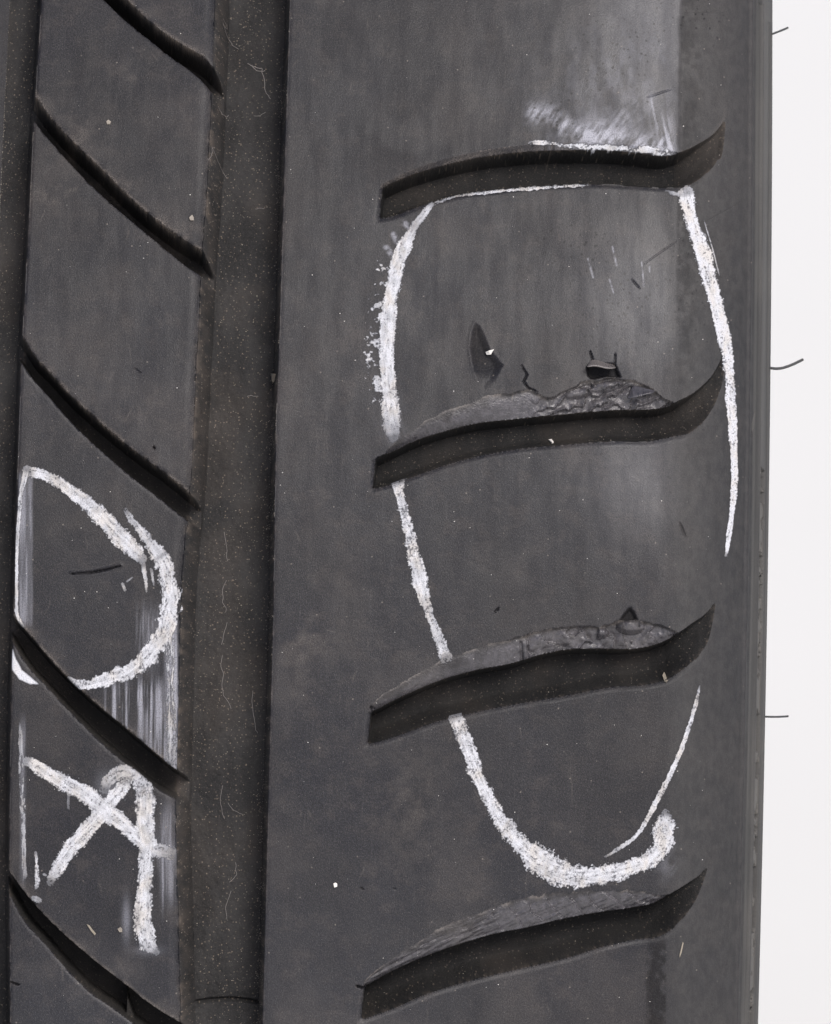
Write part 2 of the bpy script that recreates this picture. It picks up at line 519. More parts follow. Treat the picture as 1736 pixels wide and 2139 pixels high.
# worn (polished) running surface against the unworn moulded skin of the shoulder
crease = 1420 - 0.0135 * y + 6 * (fbm(y, y * 0, 90, 2, 8) - 0.5)
soft = sstep(150, 700, y)
worn = 1 - np.clip((x - crease + 6 + 22 * soft + 10 * (fbm(x, y, 14, 3, 340) - 0.5)) / (12 + 46 * soft), 0, 1)
dust_light = 0.12 * sstep(0.45, 0.8, fbm(x, y, 120, 4, 90))
for i in range(5):
    du, dl = diag_d(i, x, y)
    on = (x > rib_left(y)) & (x < rib_right(y))
    dust_light += on * 0.8 * np.exp(-(np.maximum(-du, 0) / 5.0) ** 2) * (du <= 1) * (dl > 0) * sstep(0.25, 0.65, fbm(x, y, 20, 3, 91))  # dusty worn edge, strengthened to imitate a bevel highlight
    dust_light += on * 0.18 * np.exp(-(np.maximum(-du, 0) / 30.0) ** 2) * (du <= 1) * (dl > 0) * sstep(0.35, 0.7, fbm(x, y, 40, 3, 92))
for i in range(4):
    du, dl, de, dr = slot_d(i, x, y)
    k = (x > slots[i][2]) & (x < slots[i][3])
    dust_light += k * (i == 0) * (du <= 0) * 0.40 * np.exp(-(du / 7.0) ** 2) * sstep(0.25, 0.65, fbm(x, y, 16, 3, 99))  # pale line painted as a highlight along the topmost slot's upper edge
    dust_light += k * 0.22 * np.exp(-(dl / 5.0) ** 2) * sstep(0.40, 0.75, fbm(x, y, 6, 3, 93))
    w, ok = lip_w(i, x, y)
    dust_light += ok * (0.10 + 0.5 * np.exp(-(w / 0.10) ** 2) * sstep(0.4, 0.7, fbm(x, y, 18, 2, 94)))
d1 = x - rib_right(y); d2 = sho_left(y) - x
dust_light += 0.45 * np.exp(-((d1 - 2) / 7) ** 2) * sstep(0.45, 0.75, fbm(x, y, 18, 3, 95))
dust_light += 0.5 * np.exp(-((d2 - 1) / 4) ** 2) * sstep(0.4, 0.75, fbm(x, y, 16, 3, 96))
dust_light += 0.35 * np.exp(-((rib_left(y) - x) / 4) ** 2) * sstep(0.45, 0.75, fbm(x, y, 16, 3, 97))
for cx, cy, sx, sy, a in ((170, 300, 70, 90, 0.25), (140, 395, 30, 14, 0.5), (95, 410, 40, 30, 0.35), (370, 480, 50, 26, 0.5), (300, 150, 90, 40, 0.15),
                          (660, 1340, 45, 60, 0.2), (620, 1380, 30, 80, 0.18), (860, 1680, 70, 120, 0.22), (260, 390, 25, 20, 0.5), (1370, 1720, 1, 1, 0)):
    dust_light += a * gauss(x, y, cx, cy, sx, sy) * sstep(0.3, 0.75, fbm(x, y, 22, 3, 98))
for _ in range(150):
    if _ < 40: cx_, cy_ = rng.uniform(60, 400), rng.uniform(0, 2139)
    else: cx_, cy_ = rng.uniform(610, 1400), rng.uniform(0, 2139)
    an_ = rng.normal(0, 0.25) if rng.random() < 0.75 else rng.uniform(-1.5, 1.5)
    ln_ = rng.uniform(8, 45) * (1 + (rng.random() < 0.15))
    k = (np.abs(x - cx_) < 60) & (np.abs(y - cy_) < 60)
    if not k.any(): continue
    d, al_ = seg_dist(x[k], y[k], [(cx_ - ln_ * math.sin(an_) / 2, cy_ - ln_ * math.cos(an_) / 2), (cx_ + 2 * rng.normal(), cy_), (cx_ + ln_ * math.sin(an_) / 2, cy_ + ln_ * math.cos(an_) / 2)])
    dust_light[k] += rng.uniform(0.05, 0.28) * (1 - sstep(0.5, rng.uniform(1.6, 2.8), d)) * np.sin(np.pi * np.clip(al_, 0.02, 0.98))
dust_light += 0.35 * rim * low * (1 - MARK)
dust_light = np.clip(dust_light, 0, 1)

smear_sheen = np.zeros_like(x)
st = fbm(x * 2.2 + y * 0.35, y * 0.18, 9, 3, 100)
edgeA = slots[0][0](x)
above = edgeA - y
on = ((x > 1090) & (above > -2)) * worn
wipe = 0.6 * fbm(x * 1.3 + y * 0.9, y * 0.35 - x * 0.25, 11, 4, 101) + 0.4 * fbm(x, y, 15, 4, 106)
wipe2 = fbm(x * 1.6 - y * 0.3, y * 0.22, 9, 4, 104)
d_, a_ = seg_dist(x, y, [(1120, 236), (1150, 246), (1185, 268), (1215, 285), (1260, 286), (1300, 292), (1390, 308)])
smear_sheen += on * (0.30 * gauss(x, y, 1250, 270, 120, 34) * sstep(0.3, 0.7, fbm(x, y, 28, 4, 105)))
smear_sheen += on * 0.85 * np.exp(-(d_ / 20) ** 2) * sstep(0.32, 0.72, wipe)
d_, a_ = seg_dist(x, y, [(1225, 282), (1290, 262), (1320, 225)])
smear_sheen += on * 0.36 * np.exp(-(d_ / 22) ** 2) * sstep(0.36, 0.75, wipe)
d_, a_ = seg_dist(x, y, [(1398, 312), (1384, 262), (1372, 215)])
smear_sheen += on * 0.8 * np.exp(-(d_ / 15) ** 2) * sstep(0.36, 0.70, wipe2)
smear_sheen += on * 0.20 * np.exp(-(np.maximum(above - 6, 0) / 40) ** 1.0) * sstep(0.35, 0.75, wipe2) * sstep(1090, 1180, x)
smear_sheen += worn * 0.16 * gauss(x, y, 1300, 170, 130, 100) * sstep(0.36, 0.75, fbm(x, y * 0.6, 16, 4, 102))  # chalk haze, strengthened to imitate the sheen
smear_sheen += worn * 0.12 * gauss(x, y, 1360, 60, 110, 190)  # broad sheen of the upper right, painted into the colour
smear_sheen += worn * 0.07 * gauss(x, y, 1330, 640, 120, 130) + worn * 0.07 * gauss(x, y, 1330, 1000, 110, 110)  # highlights beside the crease, painted as a pale film
# chalk wiped along the running direction on the middle rib
vs_ = fbm(x * 1.0, y * 0.03, 4.0, 3, 350) + 0.35 * (fbm(x, y * 0.25, 26, 3, 351) - 0.5)
vs_ = sstep(0.30, 0.78, vs_)
def box(x0, x1, y0, y1, ex=5, ey=20):
    return sstep(x0 - ex, x0 + ex, x) * (1 - sstep(x1 - ex, x1 + ex, x)) * sstep(y0 - ey, y0 + ey, y) * (1 - sstep(y1 - ey, y1 + ey, y))
onrib = (x > rib_left(y) - 1) & (x < rib_right(y) + 4)
sl3 = diag_d(3, x, y)[0]
film = 0.85 * box(222, 345, 1425, 1600, 12, 24) * vs_ * (sl3 < 0) * (1 - 0.5 * sstep(1450, 1600, y))
film += 0.9 * box(344, 371, 1290, 1620, 4, 30) * (0.35 + 0.65 * vs_)
film += 0.55 * box(285, 330, 1270, 1400, 8, 30) * vs_
film += 0.62 * box(40, 67, 990, 1305, 4, 14) * (0.3 + 0.7 * vs_)
film += 0.42 * box(335, 366, 1690, 1880, 8, 40) * (0.25 + 0.75 * vs_)
film += 0.32 * box(315, 345, 1740, 1900, 14, 40) * vs_
film += 0.30 * gauss(x, y, 362, 1784, 22, 16) + 0.4 * gauss(x, y, 264, 1920, 8, 40)
film += 0.35 * box(41, 54, 1510, 1845, 3, 30) * (0.3 + 0.7 * vs_)
film += 0.30 * gauss(x, y, 226, 1640, 22, 24) + 0.25 * gauss(x, y, 310, 1985, 26, 10)
smear_sheen += film * onrib
smear_sheen += 0.4 * gauss(x, y, 818, 880, 20, 34) * sstep(0.3, 0.7, wipe2) + 0.3 * gauss(x, y, 1398, 1800, 22, 34) * sstep(0.3, 0.7, wipe)
for (a, b, w_) in (((1228, 541), (1239, 580), 2), ((1279, 516), (1288, 555), 2), ((1273, 584), (1282, 613), 1.6), ((1340, 548), (1345, 598), 1.6), ((1356, 552), (1357, 568), 1.5),
                   ((844, 465), (862, 482), 6), ((822, 490), (836, 520), 6), ((806, 515), (820, 535), 6)):
    k = (np.abs(x - (a[0] + b[0]) / 2) < 60) & (np.abs(y - (a[1] + b[1]) / 2) < 60)
    d, al = seg_dist(x[k], y[k], [a, b])
    smear_sheen[k] += 0.55 * (1 - sstep(w_ * 0.3, w_ * 1.4, d)) * sstep(0.2, 0.6, fbm(x[k], y[k], 5, 2, 103))
smear_sheen = np.clip(smear_sheen, 0, 1)
grit = np.zeros_like(x)

rough = 0.6 * sstep(-2, 14, poly_in(x, y, [(992, 672), (1003, 680), (1013, 700), (1024, 728), (1036, 744), (1051, 762), (1046, 780), (1030, 796), (1000, 800), (990, 785), (985, 757), (980, 724), (984, 694)])) * (1 - 0.8 * sstep(745, 800, y))
rough = rough + 0.8 * sstep(1340, 1362, x + 14 * (fbm(x, y, 20, 3, 320) - 0.5)) * (1 - sstep(1388, 1394, x)) * sstep(1955, 1985, y + 0.15 * (x - 1340)) * sstep(0.2, 0.6, fbm(x, y, 16, 3, 321))
rough = rough + 0.28 * sstep(-2, 5, x - crease) * (1 - sstep(30, 75, x - crease)) * sstep(0.3, 0.7, fbm(x, y, 11, 3, 322)) * (1 - sstep(500, 1100, y))
rough = rough + 0.35 * gauss(x, y, 850, 280, 90, 60) * sstep(0.25, 0.6, fbm(x, y, 60, 2, 323))
rough = rough + 0.9 * sstep(0, 5, poly_in(x, y, [(1290, 1299), (1300, 1283), (1310, 1270), (1318, 1266), (1328, 1278), (1335, 1297), (1312, 1302)]))
rough = rough + 0.8 * sstep(0, 5, poly_in(x, y, [(1224, 766), (1232, 758), (1286, 758), (1292, 772), (1300, 790), (1264, 788), (1236, 794), (1226, 786)]))  # dark tint in the hole, painted as shadow under the flap
rough = np.clip(rough + MARK, 0, 1)
torn = np.zeros_like(x)
for i in range(1, 4):
    w, ok = lip_w(i, x, y)
    tn_ = fbm(x, y, 20, 3, 360 + i) - 0.5
    v_ = sstep(0.10, 0.75, w + 0.8 * tn_) * (1 - sstep(960, 1090, x)) * 0.8 + sstep(0.0, 0.25, w + 0.3 * tn_) * sstep(960, 1090, x)
    torn = np.where(ok, v_, torn)
pits = sstep(930, 1230, x) * (1 - sstep(1480, 1530, x)) * sstep(0.36, 0.6, fbm(x, y, 130, 3, 370)) * (1 - 0.7 * sstep(650, 1100, y)) * (1 - 0.5 * (x > crease) * sstep(300, 600, y))
sheen = np.clip(0.62 * gauss(x, y, 1390, 40, 230, 280) + 0.40 * gauss(x, y, 750, 2120, 520, 330) + 0.40 * gauss(x, y, 140, 2110, 170, 130) - 0.12 * gauss(x, y, 200, 100, 500, 500) + 0.45 * gauss(x, y, 1370, 620, 120, 170) + 0.40 * gauss(x, y, 1370, 1010, 110, 110), -0.15, 1) * (0.25 + 0.75 * worn) * (0.6 + 0.5 * fbm(x, y * 0.6, 40, 3, 330))  # specular level shaped in placed patches to put the sheen in
dust_light = np.clip(dust_light + 0.20 * gauss(x, y, 1500, 80, 120, 360) * (x > crease) + 0.16 * sstep(0, 10, d1) * (1 - sstep(16, 30, d1)) * sstep(0.25, 0.7, fbm(x, y, 14, 3, 331)), 0, 1)  # pale tint in place of light on upper shoulder skin and rib wall
ATTR = {'dust_light': dust_light, 'smear_sheen': smear_sheen, 'worn': worn, 'rough': rough, 'sheen': sheen, 'torn': torn, 'pits': pits}


# ------------------------------------------------------------------ mesh builders
def link(ob, parent=None):
    COL.objects.link(ob)
    if parent is not None:
        ob.parent = parent
    return ob


def mesh_np(name, verts, quads, mat, parent=None, attrs=None, uv=None, normals=None, smooth=True):
    me = bpy.data.meshes.new(name)
    n = len(quads); c = quads.shape[1]
    me.vertices.add(len(verts)); me.vertices.foreach_set('co', np.ascontiguousarray(verts, dtype=np.float32).ravel())
    me.loops.add(n * c); me.loops.foreach_set('vertex_index', quads.ravel().astype(np.int32))
    me.polygons.add(n)
    me.polygons.foreach_set('loop_start', np.arange(0, n * c, c, dtype=np.int32))
    me.polygons.foreach_set('use_smooth', np.full(n, smooth))
    me.update(calc_edges=True)
    if attrs:
        for k, v in attrs.items():
            a = me.attributes.new(k, 'FLOAT', 'POINT')
            a.data.foreach_set('value', np.ascontiguousarray(v, dtype=np.float32))
    if uv is not None:
        l = me.uv_layers.new(name='surface')
        l.data.foreach_set('uv', np.ascontiguousarray(uv[quads.ravel()], dtype=np.float32).ravel())
    if normals is not None:
        me.normals_split_custom_set_from_vertices(np.ascontiguousarray(normals, dtype=np.float32))
    me.materials.append(mat)
    return link(bpy.data.objects.new(name, me), parent)


UVMM = np.stack([T, AL * R], 1)


def patch(name, mask, mat, parent):
    q = QUADS[mask]
    if not len(q):
        return None
    ids, inv = np.unique(q, return_inverse=True)
    return mesh_np(name, P[ids], inv.reshape(q.shape), mat, parent,
                   {k: v[ids] for k, v in ATTR.items()}, UVMM[ids], NG[ids])


# ------------------------------------------------------------------ materials
def new_mat(name):
    m_ = bpy.data.materials.new(name); m_.use_nodes = True
    n = m_.node_tree; n.nodes.clear()
    out = n.nodes.new('ShaderNodeOutputMaterial'); b = n.nodes.new('ShaderNodeBsdfPrincipled')
    n.links.new(b.outputs[0], out.inputs[0])
    return m_, n, b


class NB:
    def __init__(s, n):
        s.n = n
        uv = n.nodes.new('ShaderNodeUVMap'); uv.uv_map = 'surface'
        s.uv = uv.outputs[0]

    def vec(s, sx, sy, ox=0, oy=0):
        m_ = s.n.nodes.new('ShaderNodeMapping')
        m_.inputs['Scale'].default_value = (sx, sy, 1); m_.inputs['Location'].default_value = (ox, oy, 0)
        s.n.links.new(s.uv, m_.inputs[0]); return m_.outputs[0]

    def noise(s, sx, sy, detail=3, rough=0.55, ox=0, oy=0):
        t = s.n.nodes.new('ShaderNodeTexNoise'); t.noise_dimensions = '2D'
        t.inputs['Scale'].default_value = 1; t.inputs['Detail'].default_value = detail; t.inputs['Roughness'].default_value = rough
        s.n.links.new(s.vec(sx, sy, ox, oy), t.inputs['Vector']); return t.outputs['Fac']

    def voro(s, sc, ox=0):
        t = s.n.nodes.new('ShaderNodeTexVoronoi'); t.voronoi_dimensions = '2D'; t.inputs['Scale'].default_value = 1
        s.n.links.new(s.vec(sc, sc, ox, ox), t.inputs['Vector']); return t

    def ramp(s, f, a, b, lo=0.0, hi=1.0):
        t = s.n.nodes.new('ShaderNodeMapRange'); t.interpolation_type = 'SMOOTHSTEP'
        t.inputs['From Min'].default_value = a; t.inputs['From Max'].default_value = b
        t.inputs['To Min'].default_value = lo; t.inputs['To Max'].default_value = hi
        s.n.links.new(f, t.inputs['Value']); return t.outputs[0]

    def math(s, op, a, b):
        t = s.n.nodes.new('ShaderNodeMath'); t.operation = op
        for i, v in enumerate((a, b)):
            if isinstance(v, (int, float)): t.inputs[i].default_value = v
            else: s.n.links.new(v, t.inputs[i])
        return t.outputs[0]

    def mix(s, f, a, b):
        t = s.n.nodes.new('ShaderNodeMix'); t.data_type = 'RGBA'
        for i, v in ((0, f), (6, a), (7, b)):
            if isinstance(v, tuple): t.inputs[i].default_value = v + (1,)
            elif isinstance(v, (int, float)): t.inputs[i].default_value = v
            else: s.n.links.new(v, t.inputs[i])
        return t.outputs[2]

    def attr(s, name):
        t = s.n.nodes.new('ShaderNodeAttribute'); t.attribute_name = name; return t.outputs['Fac']

    def bump(s, h, dist, strength=1.0, prev=None):
        t = s.n.nodes.new('ShaderNodeBump'); t.inputs['Distance'].default_value = dist; t.inputs['Strength'].default_value = strength
        s.n.links.new(h, t.inputs['Height'])
        if prev is not None: s.n.links.new(prev, t.inputs['Normal'])
        return t.outputs[0]


def rubber_tread(name='worn_rubber'):
    m_, n, b = new_mat(name); k = NB(n)
    c = k.mix(k.ramp(k.noise(0.06, 0.05, 4, 0.6), 0.35, 0.68), (0.0130, 0.0138, 0.0188), (0.0215, 0.0212, 0.0248))
    c = k.mix(k.ramp(k.noise(2.6, 0.16, 3, 0.65, 11), 0.52, 0.85, 0, 0.34), c, (0.060, 0.059, 0.062))         # streaks along the running direction
    c = k.mix(k.ramp(k.noise(0.30, 0.35, 5, 0.75, 4, 9), 0.46, 0.72, 0, 0.62), c, (0.054, 0.0468, 0.0445))
    c = k.mix(k.ramp(k.noise(0.045, 0.03, 3, 0.6, 71, 5), 0.40, 0.62, 0, 0.42), c, (0.0135, 0.0130, 0.0140))     # brown film
    c = k.mix(k.ramp(k.noise(4.5, 3.5, 3, 0.75, 2, 2), 0.38, 0.64, 0, 0.72), c, (0.0085, 0.0085, 0.0100))           # mottling
    c = k.mix(k.ramp(k.noise(7.5, 6, 2, 0.8, 7, 1), 0.52, 0.70, 0, 0.45), c, (0.090, 0.084, 0.086))            # grain
    c = k.mix(k.attr('dust_light'), c, k.mix(k.ramp(k.noise(7, 7, 3, 0.7), 0.35, 0.62), (0.040, 0.035, 0.032), (0.20, 0.175, 0.155)))
    sm = k.math('MULTIPLY', k.attr('smear_sheen'), k.ramp(k.noise(8, 5, 3, 0.7, 3, 3), 0.25, 0.6, 0.40, 1.0))
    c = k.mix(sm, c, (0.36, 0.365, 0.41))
    c = k.mix(k.math('MULTIPLY', k.math('SUBTRACT', 1.0, k.attr('worn')), 0.62), c, k.mix(k.ramp(k.noise(1.0, 0.6, 4, 0.7, 15), 0.3, 0.7), (0.040, 0.0395, 0.0395), (0.060, 0.0585, 0.057)))
    c = k.mix(k.math('MULTIPLY', k.attr('rough'), 0.55), c, (0.016, 0.0155, 0.015))
    v = k.voro(0.30)
    spk = k.math('MULTIPLY', k.ramp(v.outputs['Distance'], 0.012, 0.04, 1, 0), k.ramp(k.noise(0.4, 0.4, 2, 0.5, 31), 0.52, 0.66, 0, 0.5))
    c = k.mix(spk, c, (0.25, 0.22, 0.19))                                                                   # pale grains stuck in the rubber
    pv = k.voro(1.15, 7)
    pm = k.math('MULTIPLY', k.ramp(pv.outputs['Distance'], 0.11, 0.24, 1, 0), k.ramp(k.noise(1.9, 1.2, 2, 0.5, 61), 0.46, 0.60))
    pm = k.math('MULTIPLY', pm, k.attr('pits'))
    c = k.mix(k.math('MULTIPLY', pm, 0.95), c, (0.008, 0.008, 0.009))                                         # tiny pits
    n.links.new(c, b.inputs['Base Color'])
    ro = k.ramp(k.noise(0.5, 0.12, 4, 0.6, 5), 0.3, 0.75, 0.36, 0.50)
    ro = k.math('ADD', ro, k.math('MULTIPLY', k.math('SUBTRACT', 1.0, k.attr('worn')), 0.10))
    ro = k.math('ADD', ro, k.math('MULTIPLY', k.math('ADD', k.attr('dust_light'), k.attr('rough')), 0.3))
    n.links.new(ro, b.inputs['Roughness'])
    n.links.new(k.math('ADD', k.math('MULTIPLY', k.attr('sheen'), 0.55), k.math('SUBTRACT', 0.235, k.math('MULTIPLY', k.attr('rough'), 0.2))), b.inputs['Specular IOR Level'])
    nb = k.bump(k.noise(7, 5, 4, 0.65), 0.00006, 0.5)
    n.links.new(nb, b.inputs['Normal'])
    return m_


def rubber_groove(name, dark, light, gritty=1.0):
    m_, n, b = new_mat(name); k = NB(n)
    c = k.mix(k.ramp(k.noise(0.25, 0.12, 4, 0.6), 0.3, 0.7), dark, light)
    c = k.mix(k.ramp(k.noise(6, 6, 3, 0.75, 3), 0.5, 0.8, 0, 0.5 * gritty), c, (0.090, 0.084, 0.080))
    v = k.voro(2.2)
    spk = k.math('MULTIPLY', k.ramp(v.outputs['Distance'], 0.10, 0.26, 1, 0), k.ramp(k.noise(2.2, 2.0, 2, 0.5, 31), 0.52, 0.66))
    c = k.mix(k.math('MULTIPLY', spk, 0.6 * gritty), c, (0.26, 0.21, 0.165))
    c = k.mix(k.attr('dust_light'), c, (0.16, 0.13, 0.105))
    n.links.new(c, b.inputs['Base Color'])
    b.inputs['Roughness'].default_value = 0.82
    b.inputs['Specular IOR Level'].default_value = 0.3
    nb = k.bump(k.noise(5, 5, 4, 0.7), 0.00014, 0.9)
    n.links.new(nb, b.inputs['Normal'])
    return m_


def rubber_torn():
    m_, n, b = new_mat('torn_rubber'); k = NB(n)
    c = k.mix(k.ramp(k.noise(1.2, 1.0, 4, 0.65), 0.35, 0.7), (0.032, 0.0315, 0.038), (0.068, 0.065, 0.076))
    c = k.mix(k.attr('torn'), k.mix(k.ramp(k.noise(4.5, 3.5, 3, 0.75, 2, 2), 0.38, 0.66, 0, 0.50), (0.025, 0.025, 0.028), (0.012, 0.012, 0.0135)), c)
    c = k.mix(k.attr('dust_light'), c, (0.20, 0.18, 0.165))
    n.links.new(c, b.inputs['Base Color'])
    n.links.new(k.ramp(k.noise(2.5, 2, 3), 0.3, 0.7, 0.20, 0.42), b.inputs['Roughness'])
    n.links.new(k.math('ADD', 0.24, k.math('MULTIPLY', k.attr('torn'), 0.5)), b.inputs['Specular IOR Level'])
    nb = k.bump(k.noise(3.2, 4.0, 4, 0.6), 0.00009, 0.8)
    n.links.new(nb, b.inputs['Normal'])
    return m_


def rubber_side():
    m_, n, b = new_mat('sidewall_rubber'); k = NB(n)
    c = k.mix(k.ramp(k.noise(1.3, 0.02, 4, 0.6), 0.35, 0.7), (0.040, 0.0395, 0.038), (0.072, 0.070, 0.066))
    c = k.mix(k.ramp(k.noise(6, 4, 3, 0.7, 2, 2), 0.3, 0.75, 0, 0.4), c, (0.030, 0.028, 0.026))
    n.links.new(c, b.inputs['Base Color'])
    c = k.mix(k.attr('dust_light'), c, (0.16, 0.148, 0.13))
    c = k.mix(k.math('MULTIPLY', k.attr('rough'), 0.95), c, (0.010, 0.0095, 0.009))
    n.links.new(c, b.inputs['Base Color'])
    b.inputs['Roughness'].default_value = 0.62
    nb = k.bump(k.noise(6, 3, 3, 0.65), 0.00006, 0.6)
    n.links.new(nb, b.inputs['Normal'])
    return m_


def chalk_mat():
    m_, n, b = new_mat('white_chalk'); k = NB(n)
    w = k.mix(k.ramp(k.noise(0.5, 0.3, 3, 0.6), 0.4, 0.7), (0.66, 0.67, 0.70), (0.64, 0.615, 0.585))
    w = k.mix(k.ramp(k.noise(9, 7, 3, 0.7), 0.30, 0.52, 0.7, 0), w, (0.30, 0.30, 0.33))
    c = k.mix(k.attr('cover'), (0.055, 0.056, 0.064), w)
    n.links.new(c, b.inputs['Base Color'])
    b.inputs['Roughness'].default_value = 0.9
    b.inputs['Specular IOR Level'].default_value = 0.15
    n.links.new(k.bump(k.noise(8, 6, 4, 0.7), 0.00010, 0.8), b.inputs['Normal'])
    return m_


def plain(name, col, rough=0.7, spec=0.3):
    m_, n, b = new_mat(name)
    tc = n.nodes.new('ShaderNodeTexCoord'); t = n.nodes.new('ShaderNodeTexNoise')
    t.inputs['Scale'].default_value = 900; n.links.new(tc.outputs['Object'], t.inputs['Vector'])
    mx = n.nodes.new('ShaderNodeMix'); mx.data_type = 'RGBA'
    mx.inputs[6].default_value = tuple(v * 0.75 for v in col) + (1,); mx.inputs[7].default_value = tuple(min(1, v * 1.2) for v in col) + (1,)
    n.links.new(t.outputs['Fac'], mx.inputs[0]); n.links.new(mx.outputs[2], b.inputs['Base Color'])
    b.inputs['Roughness'].default_value = rough; b.inputs['Specular IOR Level'].default_value = spec
    return m_


M_TREAD = rubber_tread()
M_GROOVE = rubber_groove('dusty_groove_rubber', (0.0200, 0.0197, 0.0200), (0.037, 0.0360, 0.0358))
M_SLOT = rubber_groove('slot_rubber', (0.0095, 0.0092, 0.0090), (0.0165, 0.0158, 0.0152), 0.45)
M_DIAG = rubber_groove('slanting_groove_rubber', (0.016, 0.015, 0.0145), (0.026, 0.024, 0.022), 0.3)
M_TORN = rubber_torn()
M_SIDE = rubber_side()
M_CHALK = chalk_mat()
M_GRIT = plain('pale_grit', (0.27, 0.24, 0.20), 0.6, 0.5)
M_LINT = plain('grey_lint', (0.26, 0.24, 0.23), 0.9)
M_STRAW = plain('dry_straw', (0.30, 0.265, 0.21), 0.7)
M_WHITE = plain('white_chip', (0.80, 0.77, 0.72), 0.6)
M_HAIR = plain('rubber_hair', (0.030, 0.032, 0.034), 0.5, 0.5)

# ------------------------------------------------------------------ ground
gm, gn, gb = new_mat('white_floor')
tc = gn.nodes.new('ShaderNodeTexCoord'); tn = gn.nodes.new('ShaderNodeTexNoise'); tn.inputs['Scale'].default_value = 4; tn.inputs['Detail'].default_value = 5
gn.links.new(tc.outputs['Object'], tn.inputs['Vector'])
mx = gn.nodes.new('ShaderNodeMix'); mx.data_type = 'RGBA'
mx.inputs[6].default_value = (0.765, 0.762, 0.722, 1); mx.inputs[7].default_value = (0.815, 0.812, 0.772, 1)
gn.links.new(tn.outputs['Fac'], mx.inputs[0]); gn.links.new(mx.outputs[2], gb.inputs['Base Color'])
gb.inputs['Roughness'].default_value = 0.75
gv = np.array([[-40, -40, 0], [40, -40, 0], [40, 40, 0], [-40, 40, 0]], float)
g = mesh_np('ground', gv, np.array([[0, 1, 2, 3]]), gm, smooth=False)
g['kind'] = 'structure'

# ------------------------------------------------------------------ the tyre and its parts
tyre = link(bpy.data.objects.new('tyre', None))
tyre['label'] = 'worn black car tyre with torn shoulder grooves and white chalk marks'
tyre['category'] = 'tyre'
tyre.empty_display_size = 0.05
LEFTOVER = np.ones(len(QUADS), bool)


def take(mask):
    global LEFTOVER
    k = mask & LEFTOVER
    LEFTOVER = LEFTOVER & ~k
    return k


patch('sidewall', take(ft > 11.5), M_SIDE, tyre)
for i in range(4):
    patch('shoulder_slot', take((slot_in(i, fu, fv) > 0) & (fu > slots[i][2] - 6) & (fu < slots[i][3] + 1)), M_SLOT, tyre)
lip_label = ['thin chalk-whitened upper lip of the topmost shoulder slot', 'torn lip of the second shoulder slot with a lifted flap', 'torn lip of the third shoulder slot with a shiny lump', 'scaly worn lip of the lowest shoulder slot']
for i in range(4):
    w, ok = lip_w(i, fu, fv)
    o = patch('torn_lip', take(ok & (w < 1.2)), M_TORN if i else M_TREAD, tyre)
    o['label'] = lip_label[i]
patch('circumferential_groove', take((fu > rib_right(fv)) & (fu < sho_left(fv))), M_GROOVE, tyre)
patch('circumferential_groove', take(fu < rib_left(fv)), M_GROOVE, tyre)
ribm = (fu < rib_right(fv))
for i in range(5):
    du, dl = diag_d(i, fu, fv)
    patch('slanting_groove', take(ribm & (du > 0) & (dl > 0)), M_DIAG, tyre)
for i in range(6):
    mk = ribm
    if i > 0: mk = mk & (diag_d(i - 1, fu, fv)[1] <= 0)
    if i < 5: mk = mk & (diag_d(i, fu, fv)[0] <= 0)
    patch('tread_block', take(mk), M_TREAD, tyre)
patch('shoulder_rib', take(np.ones(len(QUADS), bool)), M_TREAD, tyre)

# ------------------------------------------------------------------ the rest of the ring, beyond the close-up
PERIOD = 1615.0 / 18.0 / R


def ring(name, ts, als, mirror, mat, hfun=True):
    t, al = np.meshgrid(ts, als); t = t.ravel(); al = al.ravel()
    if hfun:
        am = ((al - A0) % PERIOD) + A0 + 0.02
        if mirror: am = A0 + A1 - am
        u, v = surf_uv(t, am)
        h = tread_height(u, v, False); h[t > 12] = 0
    else:
        h = np.zeros_like(t)
    p = world_pos(t, al, h)
    if mirror:
        p[:, 0] = 2 * XMID * MM - p[:, 0]
    n, k = len(als), len(ts)
    jj, ii = np.meshgrid(np.arange(k - 1), np.arange(n - 1)); a = (ii * k + jj).ravel()
    q = np.stack([a, a + 1, a + 1 + k, a + k], 1)
    if mirror: q = q[:, ::-1]
    z = np.zeros(len(t))
    return mesh_np(name, p, q, mat, tyre, {'dust_light': z + 0.02, 'smear_sheen': z, 'worn': np.where(t < 0, 1.0, 0.0), 'rough': z, 'sheen': z, 'torn': z, 'pits': z}, np.stack([t, al * R], 1))


rest = np.linspace(A1 - 0.0008, A0 + 2 * math.pi + 0.0008, 1300)
full = np.linspace(0, 2 * math.pi, 1500)
tc_ = np.arange(PS[0], 12, 1.0)
near_t = np.arange(PS[0], tg[0] + 0.3, 0.25)
if len(near_t) > 1:
    pass
ring('tread', tc_, rest, False, M_TREAD)
ring('tread', tc_, full, True, M_TREAD)
sw = np.concatenate([np.arange(11.0, 24, 1.0), np.arange(25, 97, 3.0)])
ring('sidewall', sw, np.linspace(A1 - 0.0008, A0 + 2 * math.pi + 0.0008, 500), False, M_SIDE, False)
ring('sidewall', sw, np.linspace(0, 2 * math.pi, 600), True, M_SIDE, False)
ring('sidewall', np.arange(45.6, 97, 3.0), np.linspace(A0, A1, 120), False, M_SIDE, False)
if tg[0] > PS[0]:
    ring('tread', np.arange(PS[0], tg[0] + 0.02, (tg[0] - PS[0]) / 12.0 * 0.999), np.linspace(A0, A1, 300), False, M_GROOVE, False)
